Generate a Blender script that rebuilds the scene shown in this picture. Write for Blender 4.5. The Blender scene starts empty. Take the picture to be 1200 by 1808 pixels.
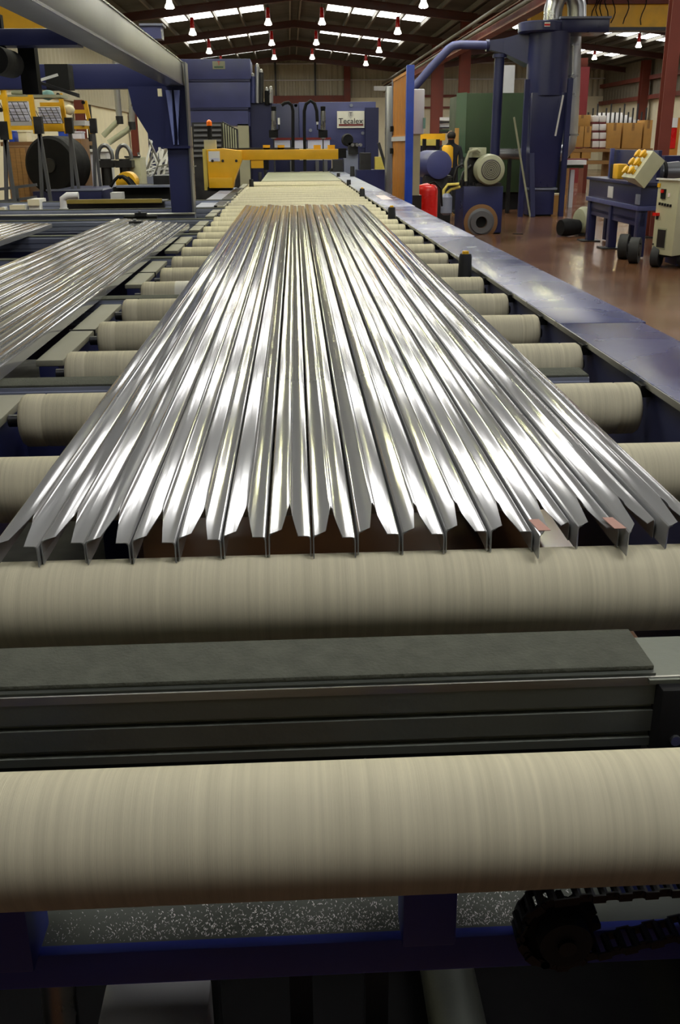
import bpy, bmesh, math, random
from mathutils import Vector, Matrix
rnd = random.Random(7)
S = bpy.context.scene
COL = S.collection

# ------------------------------------------------------------------ camera, world, exposure
F_PX, PITCH, YAW, ROLL = 1700.0, .3646, .0464, -.0087
CAM = Vector((-.0856, 0, 1.5))
_F = Vector((math.sin(YAW)*math.cos(PITCH), math.cos(YAW)*math.cos(PITCH), -math.sin(PITCH)))
_R = Vector((math.cos(YAW), -math.sin(YAW), 0)); _U = _R.cross(_F)
_R2 = _R*math.cos(ROLL)+_U*math.sin(ROLL); _U2 = -_R*math.sin(ROLL)+_U*math.cos(ROLL)
cd = bpy.data.cameras.new('camera'); cam = bpy.data.objects.new('camera', cd); COL.objects.link(cam)
cd.sensor_fit = 'VERTICAL'; cd.sensor_height = 36.0; cd.lens = F_PX/1808*36.0; cd.clip_start = .02; cd.clip_end = 300
cam.matrix_world = Matrix(((_R2.x, _U2.x, -_F.x, CAM.x), (_R2.y, _U2.y, -_F.y, CAM.y), (_R2.z, _U2.z, -_F.z, CAM.z), (0, 0, 0, 1)))
S.camera = cam
def W(px, py, Y):            # the point at depth Y (metres down the hall) that a sight line meets
    d = _F+_R2*((px-600)/F_PX)-_U2*((py-904)/F_PX)
    return CAM+d*((Y-CAM.y)/d.y)

wd = bpy.data.worlds.new('world'); S.world = wd; wd.use_nodes = True
bg = wd.node_tree.nodes['Background']; bg.inputs[0].default_value = (.80, .80, .78, 1); bg.inputs[1].default_value = .06
SKYLIGHT, LAMP = 10.5, 260.0
S.view_settings.view_transform = 'Standard'; S.view_settings.look = 'None'
S.view_settings.gamma = 1.0; S.view_settings.use_curve_mapping = False
S.view_settings.exposure = -0.34

# ------------------------------------------------------------------ materials
def lin(c):
    return tuple(((v/255)/12.92 if v/255 <= .04045 else ((v/255+.055)/1.055)**2.4) for v in c)
MATS = {}
def mat(name, rgb, rough=.5, metal=0, var=.12, scale=6, stretch=(1, 1, 1), bump=0, bscale=None, rvar=.1, coat=0, spec=.5, rand=0):
    m = bpy.data.materials.new(name); m.use_nodes = True; nt = m.node_tree; N = nt.nodes; L = nt.links
    b = N['Principled BSDF']; c = lin(rgb)
    b.inputs['Metallic'].default_value = metal; b.inputs['Coat Weight'].default_value = coat
    b.inputs['Coat Roughness'].default_value = .1; b.inputs['Specular IOR Level'].default_value = spec
    tc = N.new('ShaderNodeTexCoord'); mp = N.new('ShaderNodeMapping'); mp.inputs['Scale'].default_value = stretch
    L.new(tc.outputs['Object'], mp.inputs['Vector'])
    vec = mp.outputs['Vector']
    if rand:
        oi = N.new('ShaderNodeObjectInfo'); ml = N.new('ShaderNodeMath'); ml.operation = 'MULTIPLY'; ml.inputs[1].default_value = 37
        va = N.new('ShaderNodeVectorMath'); va.operation = 'ADD'
        L.new(oi.outputs['Random'], ml.inputs[0]); L.new(ml.outputs[0], va.inputs[1]); L.new(vec, va.inputs[0]); vec = va.outputs[0]
    no = N.new('ShaderNodeTexNoise'); no.inputs['Scale'].default_value = scale; no.inputs['Detail'].default_value = 5
    L.new(vec, no.inputs['Vector'])
    mx = N.new('ShaderNodeMix'); mx.data_type = 'RGBA'
    mr = N.new('ShaderNodeMapRange'); mr.inputs[1].default_value = .3; mr.inputs[2].default_value = .7
    L.new(no.outputs['Fac'], mr.inputs[0]); L.new(mr.outputs[0], mx.inputs['Factor'])
    mx.inputs['A'].default_value = (*[v*(1-var) for v in c], 1); mx.inputs['B'].default_value = (*[min(1, v*(1+var)) for v in c], 1)
    L.new(mx.outputs['Result'], b.inputs['Base Color'])
    rr = N.new('ShaderNodeMapRange'); rr.inputs[1].default_value = .3; rr.inputs[2].default_value = .7
    rr.inputs[3].default_value = max(.02, rough-rvar); rr.inputs[4].default_value = min(1, rough+rvar)
    L.new(no.outputs['Fac'], rr.inputs[0]); L.new(rr.outputs[0], b.inputs['Roughness'])
    if bump:
        n2 = N.new('ShaderNodeTexNoise'); n2.inputs['Scale'].default_value = bscale or scale*6; n2.inputs['Detail'].default_value = 3
        L.new(vec, n2.inputs['Vector'])
        bp = N.new('ShaderNodeBump'); bp.inputs['Strength'].default_value = bump; bp.inputs['Distance'].default_value = .01
        L.new(n2.outputs['Fac'], bp.inputs['Height']); L.new(bp.outputs[0], b.inputs['Normal'])
    MATS[name] = m; return m
def emit(name, rgb, strength):
    m = bpy.data.materials.new(name); m.use_nodes = True; b = m.node_tree.nodes['Principled BSDF']
    b.inputs['Base Color'].default_value = (*[.6*v for v in rgb], 1); b.inputs['Emission Color'].default_value = (*rgb, 1)
    b.inputs['Emission Strength'].default_value = strength; MATS[name] = m; return m

mat('sleeve', (194, 188, 164), .92, 0, .11, 3, (55, .6, .6), .15, 30, rand=1, spec=.15)
mat('sleeve_patch', (214, 212, 200), .9, 0, .06, 3, (55, .6, .6), spec=.15)
mat('alu', (172, 173, 175), .09, .5, .03, 1, (20, .2, 20), 0, 1.2, .0, rand=1)
mat('alu_dull', (150, 150, 146), .42, 1, .08, 3, (1, 8, 8), .05, 40)
mat('alu_dark', (108, 112, 106), .5, .75, .1, 5, (1, 1, 1), .1, 60)
mat('felt', (80, 82, 74), .95, 0, .18, 40, (1, 1, 1), .3, 220, spec=.2)
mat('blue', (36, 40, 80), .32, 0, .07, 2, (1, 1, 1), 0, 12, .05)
mat('blue_frame', (50, 62, 150), .45, 0, .12, 5)
mat('rafter', (74, 38, 32), .65)
mat('yellow_dim', (132, 116, 52), .6)
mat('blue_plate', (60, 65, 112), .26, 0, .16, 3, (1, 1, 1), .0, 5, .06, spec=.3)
mat('blue_panel', (66, 70, 104), .4, 0, .12, 4)
mat('cap_grey', (132, 130, 116), .6, 0, .12, 6)
mat('blue_bright', (30, 70, 185), .4)
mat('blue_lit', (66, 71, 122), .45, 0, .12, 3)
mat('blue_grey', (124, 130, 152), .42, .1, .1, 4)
mat('steel', (150, 152, 156), .3, 1, .1, 5)
mat('steel_dark', (60, 60, 62), .45, .8, .15, 8)
mat('galv', (176, 178, 180), .3, .9, .06, 3, rvar=.04)
mat('black', (18, 18, 20), .75, 0, .2, 8, spec=.25)
mat('grille', (74, 71, 68), .7, 0, .2, 20)
mat('rib_blue', (112, 122, 182), .4)
mat('cladding_dark', (118, 111, 97), .7)
mat('copper_mark', (150, 104, 60), .5)
mat('rubber', (30, 31, 34), .7, 0, .2, 10)
mat('yellow', (226, 172, 22), .45, 0, .1, 4)
mat('yellow_pale', (214, 196, 96), .5)
mat('orange', (190, 126, 46), .5, 0, .12, 5)
mat('green_dark', (36, 57, 29), .6, 0, .18, 2)
mat('green_edge', (70, 96, 76), .5, 0, .1, 3)
mat('grey_green', (150, 152, 128), .5, 0, .1, 5)
mat('cabinet_grey', (178, 176, 148), .45, 0, .06, 4)
mat('grey_light', (196, 196, 200), .5, 0, .06, 4)
mat('white', (226, 226, 224), .5, 0, .05, 4)
mat('white_blue', (205, 206, 226), .4, 0, .05, 4)
mat('red', (205, 26, 22), .3, 0, .08, 4)
mat('red_dark', (110, 26, 30), .5, 0, .1, 3)
mat('steel_red', (112, 50, 38), .6, 0, .14, 3)
mat('roof', (66, 68, 60), .8, 0, .12, 2)
mat('purlin', (110, 108, 100), .7, 0, .1, 2)
mat('cladding', (176, 170, 150), .65, .1, .06, 2)
mat('plaster', (222, 214, 186), .85, 0, .06, 2)
mat('cardboard', (182, 138, 74), .85, 0, .1, 4)
mat('wood', (150, 112, 66), .8, 0, .2, 6, (1, 1, 6))
mat('brown', (112, 80, 48), .8, 0, .2, 5)
mat('skin', (190, 140, 110), .6)
mat('hair', (24, 20, 18), .7)
mat('cloth_dark', (30, 32, 42), .9)
mat('pink', (176, 134, 124), .85, 0, .08, 10)
mat('lead_sheen', (120, 122, 128), .36, .7, .06, 1.5, rvar=.05)
mat('pink_white', (232, 214, 214), .6)
mat('teal', (120, 160, 158), .8)
def floor_material():
    m = mat('floor_paint', (98, 68, 48), .2, 0, .15, .8, (1, 1, 1), 0, 2.5, .06)
    return m
floor_material()
emit('daylight', (1, .985, .95), SKYLIGHT)
emit('window_light', (1, 1, 1), 9.0)
emit('bulb', (1, .98, .5), LAMP)
emit('shade_glow', (1, .96, .86), 2.2)
mat('beacon', (255, 120, 30), .2, 0, .05)
mat('pale_lilac', (214, 216, 246), .5, 0, .04)  # plain pale lilac sheet, no emission

# ------------------------------------------------------------------ mesh helpers
class MB:
    def __init__(s): s.v = []; s.f = []; s.mi = []; s.cur = 0
    def add(s, vs, fs):
        o = len(s.v); s.v += [tuple(p) for p in vs]
        for f in fs: s.f.append(tuple(i+o for i in f)); s.mi.append(s.cur)
        return s
    def box(s, x0, x1, y0, y1, z0, z1):
        return s.add([(x0,y0,z0),(x1,y0,z0),(x1,y1,z0),(x0,y1,z0),(x0,y0,z1),(x1,y0,z1),(x1,y1,z1),(x0,y1,z1)],
                     [(0,3,2,1),(4,5,6,7),(0,1,5,4),(1,2,6,5),(2,3,7,6),(3,0,4,7)])
    def obox(s, c, half, M):     # oriented box
        c = Vector(c); vs = []
        for z in (-1, 1):
            for x, y in ((-1,-1),(1,-1),(1,1),(-1,1)): vs.append(c+M@Vector((x*half[0], y*half[1], z*half[2])))
        return s.add(vs, [(0,3,2,1),(4,5,6,7),(0,1,5,4),(1,2,6,5),(2,3,7,6),(3,0,4,7)])
    def bar(s, p0, p1, w, h):    # rectangular bar between two points
        p0, p1 = Vector(p0), Vector(p1); d = (p1-p0); L = d.length; d.normalize()
        up = Vector((0,0,1)) if abs(d.z) < .95 else Vector((0,1,0))
        x = d.cross(up).normalized(); z = x.cross(d)
        return s.obox((p0+p1)/2, (w/2, L/2, h/2), Matrix((x, d, z)).transposed())
    def lathe(s, o, axis, prof, n=24):   # prof: (along, radius)
        o = Vector(o); a = Vector(axis).normalized()
        u = a.orthogonal().normalized(); w = a.cross(u); vs = []; fs = []
        for t, r in prof:
            for i in range(n):
                g = 2*math.pi*i/n; vs.append(o+a*t+(u*math.cos(g)+w*math.sin(g))*r)
        for j in range(len(prof)-1):
            for i in range(n):
                k = (i+1) % n; fs.append((j*n+i, j*n+k, (j+1)*n+k, (j+1)*n+i))
        if prof[0][1] > 1e-5: fs.append(tuple(reversed(range(n))))
        if prof[-1][1] > 1e-5: fs.append(tuple(range((len(prof)-1)*n, len(prof)*n)))
        return s.add(vs, fs)
    def cyl(s, p0, p1, r0, r1=None, n=16):
        p0, p1 = Vector(p0), Vector(p1)
        return s.lathe(p0, p1-p0, [(0, r0), ((p1-p0).length, r0 if r1 is None else r1)], n)
    def tube(s, pts, r, n=8):
        pts = [Vector(p) for p in pts]; vs = []; fs = []; prev = None
        for i, p in enumerate(pts):
            t = (pts[min(i+1, len(pts)-1)]-pts[max(i-1, 0)]).normalized()
            u = t.orthogonal().normalized() if prev is None else (prev-t*prev.dot(t)).normalized()
            prev = u; w = t.cross(u)
            for k in range(n):
                g = 2*math.pi*k/n; vs.append(p+(u*math.cos(g)+w*math.sin(g))*r)
        for j in range(len(pts)-1):
            for i in range(n):
                k = (i+1) % n; fs.append((j*n+i, j*n+k, (j+1)*n+k, (j+1)*n+i))
        fs.append(tuple(reversed(range(n)))); fs.append(tuple(range((len(pts)-1)*n, len(pts)*n)))
        return s.add(vs, fs)
    def prism(s, poly, ax, a, b):     # polygon in the plane normal to axis ax, extruded from a to b
        n = len(poly)
        def p(q, t): return {'x': (t, q[0], q[1]), 'y': (q[0], t, q[1]), 'z': (q[0], q[1], t)}[ax]
        vs = [p(q, a) for q in poly]+[p(q, b) for q in poly]
        fs = [(i, (i+1) % n, n+(i+1) % n, n+i) for i in range(n)]+[tuple(reversed(range(n))), tuple(range(n, 2*n))]
        return s.add(vs, fs)
    def build(s, name, material, parent=None, bevel=0, smooth=35, org=None, fix=True):
        me = bpy.data.meshes.new(name)
        o0 = Vector(org) if org is not None else (ROOT[parent.name] if parent is not None else Vector((0, 0, 0)))
        me.from_pydata([tuple(Vector(v)-o0) for v in s.v], [], s.f)
        mats = material if isinstance(material, (list, tuple)) else [material]
        for m in mats: me.materials.append(MATS[m])
        for p, i in zip(me.polygons, s.mi): p.material_index = i
        bm = bmesh.new(); bm.from_mesh(me)
        if bevel:
            es = [e for e in bm.edges if len(e.link_faces) == 2 and e.calc_face_angle(0) > .6]
            bmesh.ops.bevel(bm, geom=es, offset=bevel, segments=2, affect='EDGES', profile=.6)
        if fix: bmesh.ops.recalc_face_normals(bm, faces=bm.faces)
        bm.to_mesh(me); bm.free()
        if smooth:
            for p in me.polygons: p.use_smooth = True
            me.set_sharp_from_angle(angle=math.radians(smooth))
        ob = bpy.data.objects.new(name, me); COL.objects.link(ob)
        if parent is not None: ob.parent = parent; ROOT[ob.name] = o0
        elif org is not None: ob.location = o0; ROOT[ob.name] = o0
        else: ROOT[ob.name] = o0
        return ob
ROOT = {}
def thing(name, label, cat, loc=(0, 0, 0), group=None, kind=None):
    o = bpy.data.objects.new(name, None); COL.objects.link(o); o.location = loc; o.empty_display_size = .1
    ROOT[o.name] = Vector(loc); return tag(o, label, cat, group, kind)
def tag(o, label=None, cat=None, group=None, kind=None):
    if label: o['label'] = label
    if cat: o['category'] = cat
    if group: o['group'] = group
    if kind: o['kind'] = kind
    return o
def dup(root, loc, label=None, group=None):
    r = root.copy(); COL.objects.link(r); r.location = loc; ROOT[r.name] = Vector(loc)
    if label: r['label'] = label
    if group: r['group'] = group
    for ch in list(root.children):
        c = ch.copy(); COL.objects.link(c); c.parent = r
        for g in list(ch.children):
            d = g.copy(); COL.objects.link(d); d.parent = c
    return r
def part(parent, name, material, *boxes, bevel=0):
    m = MB()
    for b in boxes: m.box(*b)
    return m.build(name, material, parent, bevel)
ORD = ['nearest', 'second', 'third', 'fourth', 'fifth', 'sixth', 'seventh', 'eighth', 'ninth', 'tenth', 'eleventh', 'twelfth',
       'thirteenth', 'fourteenth', 'fifteenth', 'sixteenth', 'seventeenth', 'eighteenth', 'nineteenth', 'twentieth', 'twenty-first',
       'twenty-second', 'twenty-third', 'twenty-fourth', 'twenty-fifth', 'twenty-sixth', 'twenty-seventh', 'twenty-eighth',
       'twenty-ninth', 'thirtieth', 'thirty-first', 'thirty-second', 'thirty-third', 'thirty-fourth', 'thirty-fifth', 'thirty-sixth']
ORD1 = ['first']+ORD[1:]

# ------------------------------------------------------------------ the hall
RIDGE1, RIDGE2, VALLEY, WL, WR, YB, YN = .25, 12.0, 5.95, -6.4, 18.2, 60.0, -9.0
ZR, SLOPE = 6.12, .115
def roof_z(x):
    r = RIDGE1 if x < VALLEY else RIDGE2
    return ZR-SLOPE*abs(x-r)
fl = MB().box(WL, WR, YN, YB, -.12, 0).build('floor', 'floor_paint'); tag(fl, kind='structure')
ceil = bpy.data.objects.new('ceiling', None); COL.objects.link(ceil); ROOT['ceiling'] = Vector((0,0,0)); tag(ceil, kind='structure')
BAYS = [0, 7.5, 15, 22.5, 30, 37.5, 45, 52.5]
def slab(m, xa, xb, y0, y1, t=.06, dz=0):
    za, zb = roof_z(xa)+dz, roof_z(xb-1e-4 if xb == VALLEY else xb)+dz
    m.add([(xa,y0,za),(xb,y0,zb),(xb,y1,zb),(xa,y1,za),(xa,y0,za+t),(xb,y0,zb+t),(xb,y1,zb+t),(xa,y1,za+t)],
          [(0,3,2,1),(4,5,6,7),(0,1,5,4),(1,2,6,5),(2,3,7,6),(3,0,4,7)])
# roof sheeting with openings where the skylight strips sit
STRIPS = [(RIDGE1, -1, 1.05, 4.55), (RIDGE1, 1, 1.05, 4.55), (RIDGE2, -1, 1.05, 4.55), (RIDGE2, 1, 1.05, 4.55)]
slopes = [(WL, RIDGE1), (RIDGE1, VALLEY), (VALLEY+1e-4, RIDGE2), (RIDGE2, WR)]
for (xa, xb), (rg, sg, a, b) in zip(slopes, STRIPS):
    s0, s1 = sorted((rg+sg*a, rg+sg*b)); m = MB()
    slab(m, xa, s0, YN, YB); slab(m, s1, xb, YN, YB)
    bb = BAYS if rg == RIDGE1 else BAYS[1:]
    ys = [YN]+[v for y in bb for v in (y-1, y+1)]+[YB]
    for i in range(0, len(ys), 2): slab(m, s0, s1, ys[i], ys[i+1])
    m.build('roof_sheet', 'roof', ceil, smooth=0)
wn = 0
for si, (rg, sg, a, b) in enumerate(STRIPS):
    for y in BAYS:
        if si >= 2 and y < 7: continue
        wn += 1
        w = bpy.data.objects.new('window_%d' % wn, None); COL.objects.link(w); ROOT[w.name] = Vector((0,0,0)); tag(w, kind='structure')
        fr = MB()
        for k in range(4):
            xa, xb = sorted((rg+sg*(a+(b-a)*(k+.04)/4), rg+sg*(a+(b-a)*(k+.96)/4)))
            p = MB(); slab(p, xa, xb, y-.98, y+.98, .012, -.005); p.build(*(('pane_blocker', 'roof') if si == 0 and y == 0 and k > 1 else ('pane', 'daylight')), w, smooth=0)  # unseen opaque panels added in place of panes to dim the near rollers
        for k in range(5):
            xm = rg+sg*(a+(b-a)*k/4); xa, xb = xm-.03, xm+.03; slab(fr, xa, xb, y-1.0, y+1.0, .06, -.03)
        fr.build('frame', 'purlin', w, smooth=0)
for (xa, xb) in slopes:                              # purlins along the hall, rafters across it
    rg = RIDGE1 if xa < VALLEY else RIDGE2; sg = -1 if xb <= rg+.01 else 1
    for k in range(-1, 6):
        x = rg+sg*(1.05+3.5*k/4); z = roof_z(x)
        MB().box(x-.03, x+.03, YN, YB, z-.14, z-.002).build('purlin', 'purlin', ceil, smooth=0)
    for y in [-3.75]+[v+3.75 for v in BAYS]:
        m = MB(); slab(m, xa, xb, y-.09, y+.09, .02, -.17); slab(m, xa, xb, y-.09, y+.09, .02, -.40); slab(m, xa, xb, y-.012, y+.012, .22, -.39)
        m.build('rafter', 'rafter', ceil, smooth=0)
MB().box(RIDGE1-.12, RIDGE1+.12, YN, YB, ZR-.03, ZR+.09).build('ridge_cap', 'roof', ceil, smooth=0)

def corrugated(m, along, fixed, a0, a1, z0, z1, period=.5, depth=.04):
    n = int((a1-a0)/period*4); vs = []
    for i in range(n+1):
        t = a0+(a1-a0)*i/n; d = depth if i % 4 in (1, 2) else 0
        for z in (z0, z1): vs.append((fixed+d, t, z) if along == 'y' else (t, fixed-d, z))
    m.add(vs, [(2*i, 2*i+2, 2*i+3, 2*i+1) for i in range(n)])
def structure(name):
    o = bpy.data.objects.new(name, None); COL.objects.link(o); ROOT[o.name] = Vector((0,0,0)); return tag(o, kind='structure')
wl = structure('wall_left')
m = MB(); corrugated(m, 'y', WL, YN, YB, 2.82, 5.45); m.build('cladding', 'cladding', wl, smooth=0, fix=False)
part(wl, 'outer_leaf', 'cladding', (WL-.12, WL-.05, YN, YB, 2.7, 5.5))
part(wl, 'masonry', 'plaster', (WL-.2, WL, YN, 32.2, 0, 2.82), (WL-.2, WL, 32.9, YB, 0, 2.82), (WL-.2, WL, 32.2, 32.9, 0, 1.2))
part(wl, 'sill_rail', 'cladding', (WL-.02, WL+.08, YN, YB, 2.74, 2.84))
w = structure('window_90')
for i in range(3): part(w, 'pane', 'window_light', (WL-.12, WL-.10, 32.25, 32.85, 1.22+i*.54, 1.70+i*.54))
part(w, 'frame', 'black', (WL-.1, WL+.02, 32.2, 32.9, 1.7, 1.76), (WL-.1, WL+.02, 32.2, 32.9, 2.24, 2.3))
part(w, 'jamb', 'black', (WL-.1, WL+.05, 33.0, 33.6, 1.0, 2.8))
wb = structure('wall_back')
m = MB(); corrugated(m, 'x', YB, WL, WR, 4.0, 6.2, .32, .05); m.build('cladding', 'cladding', wb, smooth=0, fix=False)
part(wb, 'outer_leaf', 'cladding', (WL, WR, YB+.05, YB+.2, 3.9, 6.4))
part(wb, 'masonry', 'plaster', (WL, WR, YB, YB+.2, 0, 4.0))
for z in (4.93, 5.78): part(wb, 'rail', 'grey_light', (WL, WR, YB-.16, YB-.05, z-.03, z+.03))
part(wb, 'red_lintel', 'steel_red', (-1.2, 3.5, YB-.3, YB-.02, 3.72, 4.12))
part(wb, 'red_lintel', 'steel_red', (6.2, 12.4, YB-.2, YB-.02, 4.0, 4.12), (6.2, 12.4, YB-.2, YB-.02, 3.4, 3.5))
for x in (-.75, 1.5): part(wb, 'downpipe', 'steel_dark', (x-.05, x+.05, YB-.2, YB-.06, 3, 6))
wr = structure('wall_right')
m = MB(); corrugated(m, 'y', WR, 8, YB, 3.6, 5.45, .5, -.04); m.build('cladding', 'cladding_dark', wr, smooth=0, fix=False)
part(wr, 'outer_leaf', 'cladding', (WR+.05, WR+.15, 8, YB, 3.5, 5.5))
part(wr, 'masonry', 'plaster', (WR, WR+.2, 8, YB, 0, 3.6))
for z in (3.6, 4.5): part(wr, 'rail', 'steel_red', (WR-.25, WR-.02, 8, YB, z-.1, z+.1))

def i_column(name, x, y, h, w, label, group='red-brown steel columns'):
    o = thing(name, label, 'column', (x, y, 0), group)
    part(o, 'flange', 'steel_red', (x-w/2, x+w/2, y-w/2, y-w/2+.02, 0, h))
    part(o, 'flange', 'steel_red', (x-w/2, x+w/2, y+w/2-.02, y+w/2, 0, h))
    part(o, 'web', 'steel_red', (x-.01, x+.01, y-w/2+.02, y+w/2-.02, 0, h))
    part(o, 'base_plate', 'steel_dark', (x-w/2-.08, x+w/2+.08, y-w/2-.08, y+w/2+.08, 0, .02))
    return o
i_column('steel_column', 5.98, 16.5, 5.32, .19, 'broad red-brown steel column at the right edge, behind the tilted control box')
i_column('steel_column', 6.24, 15.9, 5.28, .19, 'red-brown steel column cut by the right edge of the frame')
i_column('steel_column', 5.86, 35.2, 5.32, .34, 'red-brown steel column rising behind the green machine, left of the blue pipes')
i_column('steel_column', 5.86, 42, 5.32, .34, 'red-brown steel column between the white cabinet and the green machine')
i_column('steel_column', 7.2, 50, 5.2, .3, 'slim distant red-brown column seen between the blue duct and green machine')
i_column('steel_column', 3.3, 59.6, 5.7, .35, 'distant red-brown column on the end wall above the white sign')
i_column('steel_column', 14.6, 52, 5.4, .4, 'distant red-brown column right of the silver duct')
i_column('steel_column', 17.8, 52, 5.3, .4, 'dark distant column by the right wall behind the cardboard boxes')
i_column('steel_column', 17.8, 40, 5.3, .4, 'distant red-brown column just left of the broad column on the right')
for i, (y, t) in enumerate(((31.0, 'left'), (41.5, 'right'))):
    i_column('steel_column', WL+.2, y, 2.78, .26, 'brown column on the left wall, %s of the two bent grey suction pipes' % t)

# crane runway, pipes and travelling crane
rb = thing('crane_runway', 'red-brown crane runway beam running back along the column row', 'beam', (5.5, 8, 4.3))
part(rb, 'top_flange', 'steel_red', (5.36, 5.64, 18, YB-.5, 4.58, 4.61)); part(rb, 'bottom_flange', 'steel_red', (5.36, 5.64, 18, YB-.5, 4.24, 4.27))
part(rb, 'web', 'steel_red', (5.49, 5.51, 18, YB-.5, 4.27, 4.58))
for dz, nm in ((4.72, 'upper'), (4.45, 'lower')):
    tag(MB().cyl((5.3, 18, dz), (5.3, YB-.6, dz), .05).build('conduit_pipe', 'purlin'), 'pale %s pipe running along the red crane runway' % nm, 'pipe', 'pipes on the crane runway')
cr = thing('travelling_crane', 'yellow travelling crane girder above the right bay', 'crane', (7, 28, 4.2))
part(cr, 'girder', 'yellow', (6.3, 17.8, 27.8, 28.2, 4.32, 4.86)); part(cr, 'rail', 'steel_dark', (6.3, 17.8, 27.75, 28.25, 4.24, 4.32))
part(cr, 'top_plate', 'steel_red', (6.3, 17.8, 27.7, 28.3, 4.86, 5.0))
for k, (x, l) in enumerate(((7.65, .35), (7.9, .55), (8.0, .5), (8.1, .62), (8.22, .55), (8.4, .6), (8.75, .62), (9.2, .65))):
    q = [(x+.06*math.sin(k+j), 27.6, 5.0-l*j/5) for j in range(6)]
    MB().tube(q, .014, 6).build('cable', 'black', cr)
cr2 = thing('travelling_crane', 'orange-yellow crane piece above the left gantry', 'crane', W(25, 35, 14))
p = W(25, 35, 14); part(cr2, 'girder', 'yellow', (p.x-1.5, p.x+.45, 14, 14.3, p.z-.12, p.z+.3)); part(cr2, 'rail', 'steel_dark', (p.x-1.5, p.x+.45, 13.95, 14.35, p.z+.3, p.z+.36))

# hanging bell lamps
def lamp_proto():
    o = thing('bell_lamp', '', 'lamp', (0, 0, 0), 'hanging bell lamps under the roof')
    sh = MB().lathe((0,0,0), (0,0,1), [(0,.13),(.05,.118),(.12,.08),(.18,.07),(.18,.0)], 20).build('shade', 'shade_glow', o)
    MB().lathe((0,0,.18), (0,0,1), [(0,.072),(.30,.06),(.32,.03),(.32,0)], 14).build('gear_housing', 'red', o)
    MB().cyl((0,0,.5), (0,0,.84), .012, n=8).build('hook_rod', 'steel_dark', o)
    MB().lathe((0,0,.0), (0,0,1), [(-.02,0),(-.02,.08),(.0,.118),(.02,.118)], 16).build('bulb', 'bulb', sh)
    return o
LX = [(-3.12, 'outer left'), (-.66, 'inner left'), (1.09, 'inner right'), (3.57, 'outer right')]
seen = {(28.5, 0): 'bell lamp at the top edge of the frame, highest lamp on the left', (28.5, 3): 'bell lamp at the top edge of the frame, highest lamp right of the ridge'}
rows = {35: 'nearest full row', 42: 'second full row', 49: 'farthest row'}
first = None
for y in (7, 14, 21, 28.5, 35, 42, 49):
    for k, (x, nm) in enumerate(LX):
        z = roof_z(x)-.85+(.02*(y-35)/7 if y > 30 else 0)
        lab = seen.get((y, k)) or ('lit bell lamp hanging in the %s, %s of four' % (rows[y], nm) if y in rows else 'bell lamp overhead, seen only as glints in the shiny profiles')
        if first is None: first = lamp_proto(); o = first; o.location = (x, y, z)
        else: o = dup(first, (x, y, z))
        o['label'] = lab
for x, y, z, lab in ((13.98, 42, 5.05, 'bell lamp in the right bay below the longer skylight strip'), (14.28, 49, 5.14, 'bell lamp in the right bay below the shorter skylight strip'), (7.6, 35.5, 5.1, 'small bell lamp beside the crane runway at the top right of the slanting pipes')):
    dup(first, (x, y, z), lab)

# ------------------------------------------------------------------ roller bed
RY0, RS, RR, RZ, RL = .698, .4676, .0583, .9335, .69
def roller_proto():
    o = thing('roller', '', 'roller', (0, 0, 0), 'cream rollers of the long conveyor')
    e = .012; prof = [(-RL, RR-.014), (-RL+.004, RR-.005), (-RL+e, RR)]
    prof += [(-RL+.05, RR), (-RL+.052, RR-.0012), (-RL+.056, RR-.0012), (-RL+.058, RR)]
    prof += [(RL-.058, RR), (RL-.056, RR-.0012), (RL-.052, RR-.0012), (RL-.05, RR), (RL-e, RR), (RL-.004, RR-.005), (RL, RR-.014)]
    MB().lathe((0,0,0), (1,0,0), prof, 64).build('sleeve', 'sleeve', o, smooth=50)
    MB().cyl((-RL-.03,0,0), (-RL,0,0), .014).build('shaft_end', 'steel_dark', o)
    MB().cyl((RL,0,0), (RL+.012,0,0), .014).build('shaft_end', 'steel_dark', o)
    return o
r0 = None
for k in range(32):
    lab = ('cream fabric-sleeved roller, %s from the camera' % ORD[k]) if k else 'largest cream roller across the bottom of the picture, nearest the camera'
    if k == 1: lab = 'second cream roller, just below the near ends of the shiny profiles'
    if k == 7: lab = 'eighth cream roller from the camera, with a paler patch near its left end'
    y = RY0+RS*k
    if r0 is None: r0 = roller_proto(); o = r0; o.location = (0, y, RZ)
    else: o = dup(r0, (0, y, RZ))
    o['label'] = lab
    if k >= 8:
        sh = {8: .018, 11: .03, 14: .03, 16: .035}.get(k, .015); o.location.x = sh/2; o.scale.x = 1-sh/2/RL
    if k == 7:
        m = MB(); m.lathe((-.555,y,RZ), (1,0,0), [(0,RR),(.002,RR+.0008),(.123,RR+.0008),(.125,RR)], 64); ROOT[o.name] = Vector((0,y,RZ)); m.build('pale_patch', 'sleeve_patch', o)

# ------------------------------------------------------------------ conveyor frame: right guard, left rails, lower beam
cf = thing('conveyor_frame', 'blue painted conveyor frame with wide cover plates along the right side', 'conveyor', (.8, 5, 0))
seams = [-.4, 2.826, 5.707, 8.59, 11.64, 14.6, 17.6, 20.6]
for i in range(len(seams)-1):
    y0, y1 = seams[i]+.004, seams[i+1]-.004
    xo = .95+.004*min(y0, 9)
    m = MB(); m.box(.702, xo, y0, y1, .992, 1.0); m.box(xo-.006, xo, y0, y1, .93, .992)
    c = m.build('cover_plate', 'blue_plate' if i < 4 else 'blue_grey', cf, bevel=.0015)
part(cf, 'label_plate', 'pink_white', (.80, .90, 9.7, 10.5, 1.0, 1.003))
part(cf, 'side_panel', 'blue_panel', (.716, .736, -.4, 20.6, .55, .992))
part(cf, 'edge_strip', 'steel', (.699, .7025, -.4, 20.6, .984, .9985))
part(cf, 'outer_panel', 'blue', (.93, .945, -.4, 20.6, .1, .9))
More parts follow.
